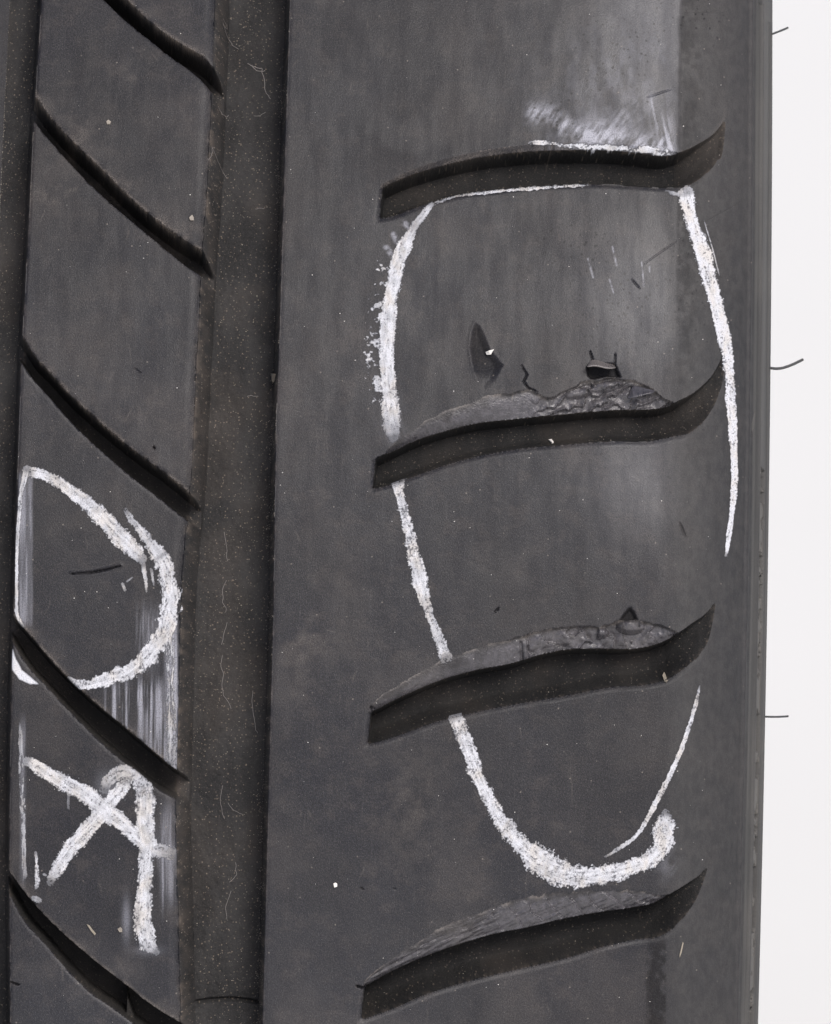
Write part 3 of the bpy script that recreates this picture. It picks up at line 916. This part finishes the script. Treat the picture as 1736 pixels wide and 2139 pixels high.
# inner liner
li_t = np.linspace(0, 1, 40)
lx = XMID + np.linspace(1, -1, 40) * (PX[-1] - XMID - 2)
lr = PR[-1] + 0.5 + np.sin(li_t * math.pi) ** 0.5 * (R - 14 - PR[-1])
la = np.linspace(0, 2 * math.pi, 300)
LX, LA = np.meshgrid(np.arange(40), la)
pp = HUB[None] + MM * (lx[LX.ravel()][:, None] * AX + (lr[LX.ravel()] * np.sin(LA.ravel()))[:, None] * UP + (lr[LX.ravel()] * np.cos(LA.ravel()))[:, None] * TO)
jj, ii = np.meshgrid(np.arange(39), np.arange(299)); a = (ii * 40 + jj).ravel()
mesh_np('inner_liner', pp, np.stack([a, a + 1, a + 41, a + 40], 1), M_SIDE, tyre, {'dust_light': np.zeros(len(pp))}, np.stack([lx[LX.ravel()], LA.ravel() * R], 1))

# ------------------------------------------------------------------ look-up: drawing position -> point on the built surface
UG = U_.reshape(NA, NT); VG = V_.reshape(NA, NT)


def locate(u, v):
    i, j = NA // 2, NT // 2
    c = (UG[::12, ::12] - u) ** 2 + (VG[::12, ::12] - v) ** 2
    c = np.where(T.reshape(NA, NT)[::12, ::12] < 14, c, 1e9)
    i, j = np.unravel_index(np.argmin(c), c.shape); i *= 12; j *= 12
    i0, i1, j0, j1 = max(i - 14, 0), min(i + 15, NA), max(j - 14, 0), min(j + 15, NT)
    c = (UG[i0:i1, j0:j1] - u) ** 2 + (VG[i0:i1, j0:j1] - v) ** 2
    a_, b_ = np.unravel_index(np.argmin(c), c.shape)
    return (i0 + a_) * NT + j0 + b_


def at(u, v, lift=0.0):
    k = locate(u, v)
    return P[k] + NG[k] * lift * MM


OUT = (UP * math.sin((A0 + A1) / 2) + TO * math.cos((A0 + A1) / 2))


# ------------------------------------------------------------------ chalk: a thin film of faces lying on the rubber
SUB = 2
NGg = NG.reshape(NA, NT, 3)


def chalk(name, label, box, fun):
    u0, v0, u1, v1 = box
    k = (UG > u0) & (UG < u1) & (VG > v0) & (VG < v1) & (T.reshape(NA, NT) < 12)
    ii, jj = np.where(k)
    i0, i1, j0, j1 = ii.min(), ii.max() + 1, jj.min(), jj.max() + 1
    n1 = (i1 - i0) * SUB; n2 = (j1 - j0) * SUB
    fi = np.linspace(i0, i1 - 0.001, n1 + 1)[:, None] + np.zeros(n2 + 1); fj = np.linspace(j0, j1 - 0.001, n2 + 1)[None] + np.zeros((n1 + 1, 1))
    a = np.minimum(fi.astype(int), NA - 2); b = np.minimum(fj.astype(int), NT - 2); wa = fi - a; wb = fj - b

    def bl(g):
        if g.ndim == 3: w1, w2 = wa[..., None], wb[..., None]
        else: w1, w2 = wa, wb
        return (g[a, b] * (1 - w1) + g[a + 1, b] * w1) * (1 - w2) + (g[a, b + 1] * (1 - w1) + g[a + 1, b + 1] * w1) * w2
    u = bl(UG); v = bl(VG)
    cov = fun(u, v)
    # nothing hangs over the open slots and grooves
    hh = bl(H.reshape(NA, NT))
    cov = np.where(hh < -1.1, 0, cov)
    p = bl(PG) + bl(NGg) * (0.05 * MM)
    W_ = n2 + 1
    J2, I2 = np.meshgrid(np.arange(n2), np.arange(n1)); q = (I2 * W_ + J2).ravel()
    q = np.stack([q, q + 1, q + 1 + W_, q + W_], 1)
    cf = cov.ravel()[q].mean(1)
    q = q[cf > 0.10]
    ids, inv = np.unique(q, return_inverse=True)
    tt = bl(T.reshape(NA, NT)).ravel()[ids]; aa = bl(AL.reshape(NA, NT)).ravel()[ids] * R
    o = mesh_np(name, p.reshape(-1, 3)[ids], inv.reshape(q.shape), M_CHALK, tyre, {'cover': np.clip(cov.ravel()[ids], 0, 1)}, np.stack([tt, aa], 1), bl(NGg).reshape(-1, 3)[ids])
    o['label'] = label
    return o


def stroke(u, v, pts, dens=1.0, rag=0.35, patchy=0.0, grain=0.35, sx=1.0, sy=1.0, seed=0):
    """pts: (x, y, width[, density])"""
    xs_ = [(p_[0], p_[1]) for p_ in pts]
    wm = max(p_[2] for p_ in pts)
    x0 = min(p_[0] for p_ in pts) - wm; x1 = max(p_[0] for p_ in pts) + wm; y0 = min(p_[1] for p_ in pts) - wm; y1 = max(p_[1] for p_ in pts) + wm
    out = np.zeros_like(u)
    k = (u > x0) & (u < x1) & (v > y0) & (v < y1)
    if not k.any(): return out
    x_ = u[k]; y_ = v[k]
    L = np.concatenate([[0], np.cumsum([math.dist(xs_[i], xs_[i + 1]) for i in range(len(xs_) - 1)])]); Ltot = L[-1]; L /= L[-1]
    # smooth the path
    f = np.linspace(0, 1, 40)
    px = np.interp(f, L, [a_ for a_, _ in xs_]); py = np.interp(f, L, [b_ for _, b_ in xs_])
    for _ in range(2):
        px[1:-1] = (px[:-2] + 2 * px[1:-1] + px[2:]) / 4; py[1:-1] = (py[:-2] + 2 * py[1:-1] + py[2:]) / 4
    d, al = seg_dist(x_, y_, list(zip(px, py)))
    w = np.interp(al, L, [p_[2] for p_ in pts]) / 2 * 1.13
    de = np.interp(al, L, [p_[3] if len(p_) > 3 else 1.0 for p_ in pts]) * dens
    e = (w - d) / np.maximum(w, 1)                      # 1 on the middle line, 0 at the border
    ix = np.clip((al * 39).astype(int), 0, 38)
    tx_ = px[ix + 1] - px[ix]; ty_ = py[ix + 1] - py[ix]
    sgn = np.sign(tx_ * (y_ - py[ix]) - ty_ * (x_ - px[ix]))
    sd_ = sgn * d; ll = al * Ltot
    run = 0.6 * vnoise(sd_ / 3.6 + 50 + seed, ll / 26) + 0.4 * vnoise(sd_ / 1.9 + 80 + seed, ll / 11)
    e = e + 0.28 * sgn * (fbm(ll, ll * 0 + seed, 60, 2, 255 + seed) - 0.5) * (1 - e)
    n1 = fbm(x_ * sx, y_ * sy, 9, 3, 200 + seed); n2 = fbm(x_ * sx, y_ * sy, 24, 3, 230 + seed)
    n3 = 0.65 * vnoise(x_ * max(sx, 0.8) / 2.6 + seed * 3.1, y_ * max(sy, 0.35) / 2.6) + 0.35 * vnoise(x_ / 1.6 + seed, y_ / 1.6 + 9)
    e = e + 0.35 * (fbm(x_, y_, 34, 2, 250 + seed) - 0.5)
    body = np.clip((e + rag * (n1 - 0.5) * 1.7) * 2.15, -0.3, 1.0) * (0.72 + 0.50 * run) * (1 - 0.55 * patchy * sstep(0.42, 0.62, n2)) * (1 - 0.42 * grain * sstep(0.35, 0.7, n1))
    c = sstep(-0.16, 0.16, body - 0.13 - 0.95 * n3)
    c = np.maximum(c, 0.28 * sstep(0.35, 0.7, body))     # thin veil between the thicker grains
    dens_n = (0.62 + 0.60 * run) * (0.62 + 0.62 * fbm(x_ * max(sx, 0.8), y_ * max(sy, 0.3), 13, 3, 290 + seed))
    ends = 0.35 + 0.65 * sstep(0, 14, np.minimum(al, 1 - al) * Ltot)
    out[k] = np.clip(c * de * dens_n * ends, 0, 1) * (d < w * 1.5)
    return out


def union(*a):
    r = a[0]
    for b in a[1:]: r = np.maximum(r, b)
    return r


def letter_a(u, v):
    bar2 = stroke(u, v, [(56, 980, 18), (44, 1030, 9), (37, 1110, 8), (35, 1200, 8), (35, 1285, 8), (48, 1308, 8)], 1.0, 0.2, 0, 0.2, 1, 0.4, 2)
    d1_ = stroke(u, v, [(58, 986, 24), (85, 988, 27), (120, 1005, 28), (154, 1030, 32), (190, 1058, 38), (215, 1083, 42), (250, 1118, 42), (275, 1146, 40), (296, 1168, 26)], 1.0, 0.25, 0.12, 0.3, seed=3)
    d2_ = stroke(u, v, [(262, 1064, 12, 0.5), (280, 1092, 20, 0.7), (302, 1118, 26, 0.9), (322, 1146, 34, 0.9), (338, 1165, 36)], 0.95, 0.45, 0.25, 0.4, seed=4)
    arc = stroke(u, v, [(333, 1160, 36), (350, 1190, 42), (356, 1230, 42), (354, 1275, 46), (344, 1318, 46), (322, 1352, 40), (292, 1388, 42), (262, 1410, 40), (225, 1418, 34), (190, 1430, 24), (165, 1432, 22), (143, 1416, 8)], 1.0, 0.5, 0.2, 0.4, 1.2, 0.7, seed=5)
    drip = union(stroke(u, v, [(300, 1180, 12), (305, 1215, 9), (306, 1236, 4)], 0.9, 0.3, seed=6), stroke(u, v, [(316, 1190, 7), (321, 1222, 4)], 0.7, 0.3, seed=7),
                 stroke(u, v, [(256, 1220, 8), (261, 1232, 8)], 0.9, 0.4, seed=8), stroke(u, v, [(265, 1215, 5), (276, 1206, 4)], 0.6, 0.6, seed=8))
    tail = stroke(u, v, [(352, 1310, 26), (357, 1400, 24), (357, 1500, 24, 0.8), (360, 1600, 22, 0.5)], 0.8, 0.8, 0.6, 1.0, 1.8, 0.08, 9)
    foot = np.clip(poly_in(u, v, [(17, 1366), (28, 1354), (34, 1375), (46, 1398), (66, 1414), (83, 1430), (62, 1430), (40, 1420), (25, 1400)]) / 3 + 0.5 * (fbm(u, v, 6, 2, 291) - 0.4), 0, 1)
    c = union(bar2, d1_, d2_, arc, drip, tail, foot)
    return c * (u > rib_left(v) + 1)


def letter_b(u, v):
    side = stroke(u, v, [(42, 1512, 8, 0.5), (45, 1580, 13, 0.8), (47, 1660, 14), (49, 1760, 12), (52, 1838, 11, 0.5)], 0.7, 0.7, 0.5, 0.9, 1.5, 0.15, 11)
    x1_ = stroke(u, v, [(56, 1592, 24), (93, 1609, 32), (143, 1641, 40), (186, 1664, 42), (215, 1691, 40), (258, 1724, 38), (297, 1757, 40), (322, 1775, 34, 0.8), (358, 1785, 34, 0.35), (376, 1786, 26, 0.1)], 1.0, 0.28, 0.05, 0.35, seed=12)
    x2_ = stroke(u, v, [(268, 1628, 30, 0.8), (244, 1659, 34), (215, 1695, 38), (179, 1734, 38), (143, 1777, 38), (120, 1812, 36, 0.95), (106, 1843, 22, 0.5)], 0.97, 0.34, 0.05, 0.45, seed=13)
    loop = stroke(u, v, [(220, 1650, 26, 0.6), (228, 1628, 32, 0.7), (252, 1612, 34, 0.75), (280, 1618, 36, 0.85), (302, 1645, 42, 0.9), (307, 1680, 44, 0.9)], 0.9, 0.4, 0.15, 0.6, seed=14)
    down = stroke(u, v, [(305, 1660, 44), (303, 1715, 42), (309, 1765, 40), (303, 1810, 38), (301, 1860, 36), (299, 1915, 42), (299, 1950, 54), (306, 1970, 46), (326, 1988, 20, 0.6)], 1.0, 0.32, 0.05, 0.4, 1.2, 0.8, 15)
    dots = union(stroke(u, v, [(75, 1780, 7), (76, 1800, 8), (78, 1845, 12), (76, 1856, 12)], 0.8, 0.9, 0.5, 0.4, seed=18), stroke(u, v, [(70, 1876, 14), (80, 1880, 14)], 1, 0.5, seed=19),
                 stroke(u, v, [(92, 1826, 6), (96, 1828, 6)], 1, 0.5, seed=20), stroke(u, v, [(143, 1655, 10), (144, 1660, 10)], 1, 0.2, seed=21), stroke(u, v, [(143, 1662, 8, 0.5), (143, 1700, 6, 0.2)], 0.6, 0.3, seed=22))
    return union(side, x1_, x2_, loop, down, dots) * (u > rib_left(v) + 2)


def outline(u, v):
    l1 = stroke(u, v, [(902, 427, 14), (881, 451, 18, 0.75), (866, 473, 20, 0.55), (852, 495, 32, 0.9), (838, 530, 38), (826, 570, 38), (817, 616, 36), (813, 652, 34), (809, 700, 34), (809, 740, 36), (811, 785, 38), (813, 830, 40), (815, 860, 46, 0.85), (817, 890, 46, 0.5), (821, 914, 34, 0.45)], 1.0, 0.24, 0.0, 0.25, seed=31)
    fle = stroke(u, v, [(838, 530, 52), (812, 570, 56), (796, 640, 50), (790, 720, 48), (794, 800, 48), (802, 850, 40)], 0.9, 1.05, 0.8, 0.4, seed=32) * sstep(0.55, 0.66, fbm(u * 0.6, v, 11, 3, 300))
    e1 = stroke(u, v, [(899, 430, 8, 0.7), (925, 418, 7, 0.6), (952, 409, 8, 0.8), (975, 404, 11), (990, 403, 9), (1040, 399, 10), (1100, 394, 9), (1187, 389, 8), (1229, 387, 5, 0.8)], 1.0, 0.95, 0.35, 0.4, seed=33)
    l2 = stroke(u, v, [(832, 1007, 34), (833, 1025, 26), (841, 1061, 29), (854, 1108, 26), (864, 1155, 30), (874, 1204, 36), (884, 1247, 30), (895, 1278, 20, 0.8), (908, 1311, 20, 0.9), (919, 1342, 26, 0.75), (931, 1374, 32)], 0.97, 0.42, 0.42, 0.45, seed=34)
    l3 = stroke(u, v, [(952, 1498, 34), (967, 1534, 34), (981, 1573, 34), (994, 1612, 36), (1013, 1655, 34), (1035, 1695, 34), (1060, 1733, 42), (1092, 1770, 52), (1126, 1802, 64), (1160, 1819, 70), (1195, 1829, 66), (1232, 1834, 58), (1275, 1825, 48), (1315, 1812, 40), (1355, 1800, 40), (1378, 1783, 46), (1389, 1755, 54), (1391, 1722, 50), (1391, 1698, 24, 0.6)], 1.0, 0.36, 0.14, 0.5, seed=35)
    l4 = stroke(u, v, [(1264, 1790, 5, 0.5), (1297, 1770, 11, 0.85), (1329, 1748, 8), (1350, 1716, 10), (1379, 1659, 12), (1400, 1619, 13), (1420, 1575, 11), (1437, 1526, 12), (1451, 1480, 9), (1461, 1433, 5, 0.8)], 0.95, 0.5, 0.1, 0.4, seed=36)
    r1 = stroke(u, v, [(1392, 402, 10, 0.5), (1415, 406, 14, 0.7), (1438, 402, 22)], 0.85, 0.6, 0.2, 0.5, seed=37)
    r2 = stroke(u, v, [(1432, 402, 36), (1436, 430, 36), (1447, 470, 36), (1462, 515, 38), (1476, 560, 40), (1488, 610, 38), (1502, 660, 36), (1513, 705, 34), (1521, 750, 28), (1525, 800, 25), (1527, 850, 24), (1530, 900, 22), (1533, 950, 19), (1534, 1000, 16), (1531, 1050, 14), (1527, 1085, 13), (1521, 1125, 11), (1516, 1160, 7, 0.8)], 1.25, 0.25, 0.0, 0.45, 1, 1, 38)
    r3 = stroke(u, v, [(1470, 460, 3), (1488, 520, 3), (1502, 575, 3)], 0.6, 0.6, 0.2, 0.5, seed=39)
    a1 = stroke(u, v, [(1108, 299, 9), (1146, 298, 9), (1171, 305, 10), (1221, 305, 11), (1293, 309, 12), (1347, 313, 13), (1393, 320, 13), (1408, 318, 6)], 1.15, 0.9, 0.75, 0.2, 0.8, 1.0, 40)
    return union(l1, fle, e1, l2, l3, l4, r1, r2, r3, a1)


chalk('chalk_letter', 'upper chalk letter, a large rounded bow open towards the lower left', (5, 960, 400, 1630), letter_a)
chalk('chalk_letter', 'lower chalk letter with two crossing strokes and a long leg', (5, 1490, 400, 2010), letter_b)
chalk('chalk_outline', 'white chalk loop drawn round the torn shoulder slots', (770, 285, 1560, 1860), outline)


# ------------------------------------------------------------------ torn flaps
def flap(label, pts_top, pts_bot, lift, curl, lit_tint):
    n = len(pts_top); rows = 5
    vs = []; at_t = []
    for r_ in range(rows + 1):
        f = r_ / rows
        for a_, b_ in zip(pts_top, pts_bot):
            u = a_[0] * (1 - f) + b_[0] * f; v = a_[1] * (1 - f) + b_[1] * f
            k = locate(a_[0], a_[1] - 5)
            p_ = P[k] + 0.0
            # slide along the surface, then rise away from it
            dn = (-(UP * math.cos(AL[k]) - TO * math.sin(AL[k])))
            p_ = p_ + dn * MM * (v - a_[1] + 5) / 18.0 + AX * MM * (u - a_[0]) / 18.0
            p_ = p_ + NG[k] * MM * (lift * f ** curl + 0.02 + 0.10 * (random.random() - 0.5) * f)
            vs.append(p_)
    q = np.array([[r_ * n + j, r_ * n + j + 1, (r_ + 1) * n + j + 1, (r_ + 1) * n + j] for r_ in range(rows) for j in range(n - 1)])
    vs = np.array(vs)
    o = mesh_np('rubber_flap', vs, q[:, ::-1], M_TORN, tyre, {'dust_light': np.zeros(len(vs)) + lit_tint, 'torn': np.ones(len(vs))}, np.array([[v_[0] * 1000, v_[2] * 1000] for v_ in vs]))  # pale tint imitates a flap face lit from above
    so = o.modifiers.new('thickness', 'SOLIDIFY'); so.thickness = 0.25 * MM; so.offset = -1
    sb = o.modifiers.new('round', 'SUBSURF'); sb.levels = 1; sb.render_levels = 1
    o['label'] = label
    return o


flap('curled flap of torn rubber lifted between two cuts', [(1232, 752), (1243, 750), (1255, 753), (1268, 757), (1284, 758)], [(1222, 772), (1238, 769), (1254, 771), (1268, 775), (1287, 771)], 1.6, 1.3, 0.6)
flap('thin torn shred at the right end of the second slot lip', [(1320, 800), (1340, 806), (1358, 812), (1370, 816)], [(1305, 822), (1326, 826), (1345, 826), (1362, 822)], 0.7, 1.2, 0.05)


# ------------------------------------------------------------------ tubes: vent hairs, lint, chips
def tube_np(paths, rads, mat, name, parent=None, sides=7):
    V = []; Q = []; base = 0
    for path, rad in zip(paths, rads):
        p = [Vector(a_) for a_ in path]
        # smooth
        for _ in range(2):
            q_ = [p[0]]
            for a_, b_ in zip(p[:-1], p[1:]):
                q_ += [a_ * 0.75 + b_ * 0.25, a_ * 0.25 + b_ * 0.75]
            p = q_ + [p[-1]]
        n = len(p); ref = Vector((0.31, 0.77, 0.55))
        for i in range(n):
            t = (p[min(i + 1, n - 1)] - p[max(i - 1, 0)]).normalized()
            s_ = t.cross(ref).normalized(); w_ = t.cross(s_)
            r_ = rad * (0.55 if i in (0, n - 1) else 1.0) if parent is None else rad * (1.25 if i == 0 else (0.75 if i == n - 1 else 1.0))
            for k in range(sides):
                an = 2 * math.pi * k / sides
                V.append(p[i] + (s_ * math.cos(an) + w_ * math.sin(an)) * r_)
        for i in range(n - 1):
            for k in range(sides):
                Q.append([base + i * sides + k, base + i * sides + (k + 1) % sides, base + (i + 1) * sides + (k + 1) % sides, base + (i + 1) * sides + k])
        # caps
        V.append(p[0]); V.append(p[-1]); c0 = len(V) - 2; c1 = len(V) - 1
        for k in range(sides):
            Q.append([c0, base + (k + 1) % sides, base + k, c0]); Q.append([c1, base + (n - 1) * sides + k, base + (n - 1) * sides + (k + 1) % sides, c1])
        base = len(V)
    me = bpy.data.meshes.new(name)
    me.from_pydata([tuple(v_) for v_ in V], [], [tuple(dict.fromkeys(f_)) for f_ in Q])
    for pl in me.polygons: pl.use_smooth = True
    me.materials.append(mat)
    return link(bpy.data.objects.new(name, me), parent)


TG = T.reshape(NA, NT)
for path, r_ in (([(1610, 60), (1624, 52), (1643, 43)], 0.13), ([(1608, 783), (1626, 785), (1650, 777), (1677, 763)], 0.17), ([(1596, 1500), (1620, 1500), (1645, 1498)], 0.12)):
    # root on the sidewall at the silhouette, at this height
    i_ = int(np.argmin(np.abs(VG[:, int(np.argmin(np.abs(tg - 25)))] - path[0][1])))
    j_ = int(np.argmax(UG[i_]))
    b_ = PG[i_, j_]
    k = (WCAM - (np.dot(b_ - HUB, TO) / MM)) / F     # mm per drawing unit at that depth
    u0, v0 = UG[i_, j_], VG[i_, j_]
    pts = [b_ - AX * 0.3 * MM]
    for n_, (u, v) in enumerate(path[1:]):
        pts.append(b_ + AX * (u - path[0][0]) * k * MM - UP * (v - path[0][1]) * k * MM - TO * 0.4 * MM * n_)
    tube_np([pts], [r_ * MM], M_HAIR, 'vent_hair', tyre)

LINT = [
    ([[(520, 92), (530, 98), (548, 103), (552, 125), (557, 158), (566, 168)], [(526, 94), (536, 108), (556, 107)]], 0.075, 'pale bunched lint thread with a hanging tail at the top of the wide groove'),
    ([[(466, 18), (476, 22), (470, 32), (464, 28)], [(468, 30), (482, 48), (500, 62)]], 0.06, 'tiny looped fibre beside the topmost slanting groove'),
    ([[(452, 200), (462, 209), (472, 208), (477, 203)]], 0.06, 'short curled fibre at the corner just below the topmost slanting groove'),
    ([[(444, 304), (456, 318), (474, 338)], [(446, 302), (442, 318), (434, 334)]], 0.06, 'straight fibre sticking out from the rib into the wide groove near the second slanting groove'),
    ([[(531, 205), (545, 203), (556, 196)]], 0.05, 'small bent fibre in the wide groove below the bunched thread'),
    ([[(532, 404), (545, 402), (553, 403)]], 0.05, 'short level fibre on the floor of the wide groove left of the topmost shoulder slot'),
    ([[(516, 806), (528, 804), (541, 806)]], 0.06, 'short white fibre lying level in the middle of the wide groove'),
    ([[(471, 1097), (475, 1128), (476, 1160)], [(470, 1200), (466, 1228), (466, 1247), (471, 1270)], [(475, 1290), (467, 1325), (464, 1340)], [(463, 1362), (464, 1400), (466, 1441), (474, 1462), (482, 1476)]], 0.055, 'broken wavy trail of pale specks lying along the wide groove beside the upper chalk letter'),  # trail of dusty specks, modelled as broken strands
    ([[(530, 1437), (527, 1470), (535, 1519), (538, 1530)]], 0.06, 'short pale string near the right wall of the groove beside the third shoulder slot'),
    ([[(462, 1640), (458, 1680), (468, 1712)], [(476, 1678), (490, 1695), (508, 1704)]], 0.05, 'forked grey fibre in the wide groove beside the lower chalk letter'),
    ([[(491, 1806), (493, 1832), (480, 1849)], [(484, 1868), (472, 1905), (474, 1930)]], 0.055, 'bent fibre pieces in the lower part of the wide groove'),
]
for paths, r_, lab in LINT:
    pp = []
    for pa in paths:
        d_ = []
        for a_, b_ in zip(pa[:-1], pa[1:]):
            for f in (0, 0.33, 0.66):
                d_.append(at(a_[0] * (1 - f) + b_[0] * f + random.uniform(-3, 3), a_[1] * (1 - f) + b_[1] * f, 0.06))
        d_.append(at(pa[-1][0], pa[-1][1], 0.06))
        pp.append(d_)
    o = tube_np(pp, [r_ * MM * 0.48] * len(pp), M_LINT, 'lint_strand', None, 5)
    o['label'] = lab; o['category'] = 'lint'; o['group'] = 'lint strands caught in the tread'


def chip(name, pts, h, mat, label, cat):
    """small irregular slab lying on the rubber"""
    n = len(pts); V = []
    for f in (0.0, 1.0):
        for (u, v) in pts:
            cx = sum(p_[0] for p_ in pts) / n; cy = sum(p_[1] for p_ in pts) / n
            s_ = 1 - 0.2 * f
            V.append(at(cx + (u - cx) * 1, cy + (v - cy) * 1, 0.01 + h * f * random.uniform(0.75, 1.1)) * 1.0)
    F_ = [tuple(range(n, 2 * n))[::-1], tuple(range(n))] + [(i, (i + 1) % n, n + (i + 1) % n, n + i) for i in range(n)]
    me = bpy.data.meshes.new(name); me.from_pydata([tuple(v_) for v_ in V], [], F_); me.materials.append(mat)
    o = link(bpy.data.objects.new(name, me))
    o['label'] = label; o['category'] = cat
    return o


chip('straw_chip', [(182, 1931), (187, 1933), (193, 1942), (200, 1950), (198, 1953), (190, 1946)], 0.2, M_STRAW, 'thin straw-coloured sliver on the block below the lower chalk letter', 'straw')
chip('white_crumb', [(1018, 734), (1024, 731), (1030, 732), (1027, 739), (1020, 740)], 0.3, M_WHITE, 'tiny white crumb stuck in the gouge above the second shoulder slot', 'crumb')
chip('white_crumb', [(696, 1846), (701, 1843), (705, 1846), (704, 1852), (698, 1853)], 0.25, M_WHITE, 'tiny white crumb on the plain rubber left of the lowest torn lip', 'crumb')
chip('tan_crumb', [(569, 762), (574, 757), (577, 768), (575, 779), (570, 778)], 0.35, M_GRIT, 'tan crumb on the right edge of the wide groove level with the gouge', 'crumb')
chip('tan_crumb', [(246, 1940), (251, 1936), (256, 1940), (255, 1946), (249, 1947)], 0.25, M_GRIT, 'tan crumb just left of the chalk leg foot', 'crumb')
chip('tan_crumb', [(396, 455), (401, 450), (406, 455), (404, 462), (398, 462)], 0.25, M_GRIT, 'tan crumb on the block above the second slanting groove end', 'crumb')
chip('tan_crumb', [(222, 254), (226, 251), (231, 254), (229, 261), (224, 261)], 0.2, M_GRIT, 'pale crumb in the middle of the second tread block', 'crumb')
chip('rubber_crumb', [(1388, 1413), (1394, 1406), (1397, 1420), (1393, 1427), (1388, 1424)], 0.3, M_STRAW, 'tan crumb at the lower edge of the third shoulder slot', 'crumb')
chip('straw_chip', [(1426, 1968), (1428, 1970), (1424, 1990), (1419, 2000), (1419, 1994)], 0.1, M_STRAW, 'pale curved straw bit below the right end of the lowest slot', 'straw')
chip('pale_crumb', [(1152, 907), (1158, 905), (1163, 914), (1158, 917)], 0.2, M_WHITE, 'pale flake on the floor of the second shoulder slot', 'crumb')

# ------------------------------------------------------------------ grit in the grooves (too many to count)
oct_v = np.array([[1, 0, 0], [-1, 0, 0], [0, 1, 0], [0, -1, 0], [0, 0, 1], [0, 0, -1]], float)
oct_f = np.array([[0, 2, 4], [2, 1, 4], [1, 3, 4], [3, 0, 4], [2, 0, 5], [1, 2, 5], [3, 1, 5], [0, 3, 5]])


def grit_stuff(name, cond, n, smin_, smax_, mat, label):
    w = cond / cond.sum()
    ids = rng.choice(len(w), n, p=w)
    sz = smin_ + (smax_ - smin_) * rng.random(n) ** 3
    sc = sz[:, None, None] * (0.6 + 0.8 * rng.random((n, 6, 1)))
    v = P[ids][:, None] + (NG[ids] * (sz * 0.4)[:, None] * MM)[:, None] + oct_v[None] * sc * MM
    f = oct_f[None] + (np.arange(n) * 6)[:, None, None]
    o = mesh_np(name, v.reshape(-1, 3), f.reshape(-1, 3), mat, tyre, smooth=False)
    o['kind'] = 'stuff'; o['label'] = label
    return o


ing = ((U_ > rib_right(V_) + 2) & (U_ < sho_left(V_))).astype(float)
inl = (U_ < rib_left(V_) - 6).astype(float)
wedge = np.exp(-((sho_left(V_) - U_ - 5) / 7) ** 2) * 14 + np.exp(-((U_ - rib_right(V_) - 10) / 12) ** 2) * 1.2 + 0.8
c_ = (ing * wedge + inl * 0.8) * (0.15 + sstep(0.35, 0.75, fbm(U_, V_, 60, 3, 400)))
for i in range(4):
    c_ += (slot_in(i, U_, V_) > 6) * (0.35 + 1.6 * np.exp(-((slot_d(i, U_, V_)[1] - 10) / 14) ** 2) * (0.4 if i == 0 else 1)) * (np.abs(U_ - 1140) < 380) * sstep(0.45, 0.75, fbm(U_, V_, 22, 3, 402))
c_ = c_ * (T < 8)
grit_stuff('grit', c_, 7500, 0.016, 0.075, M_GRIT, 'pale dusty grains lying in the grooves')
flat = ((H > -0.6) & (T < 6)).astype(float) * (0.2 + sstep(0.4, 0.8, fbm(U_, V_, 110, 3, 401)))
grit_stuff('dust_specks', flat, 420, 0.015, 0.075, M_WHITE, 'white specks sprinkled over the worn rubber')
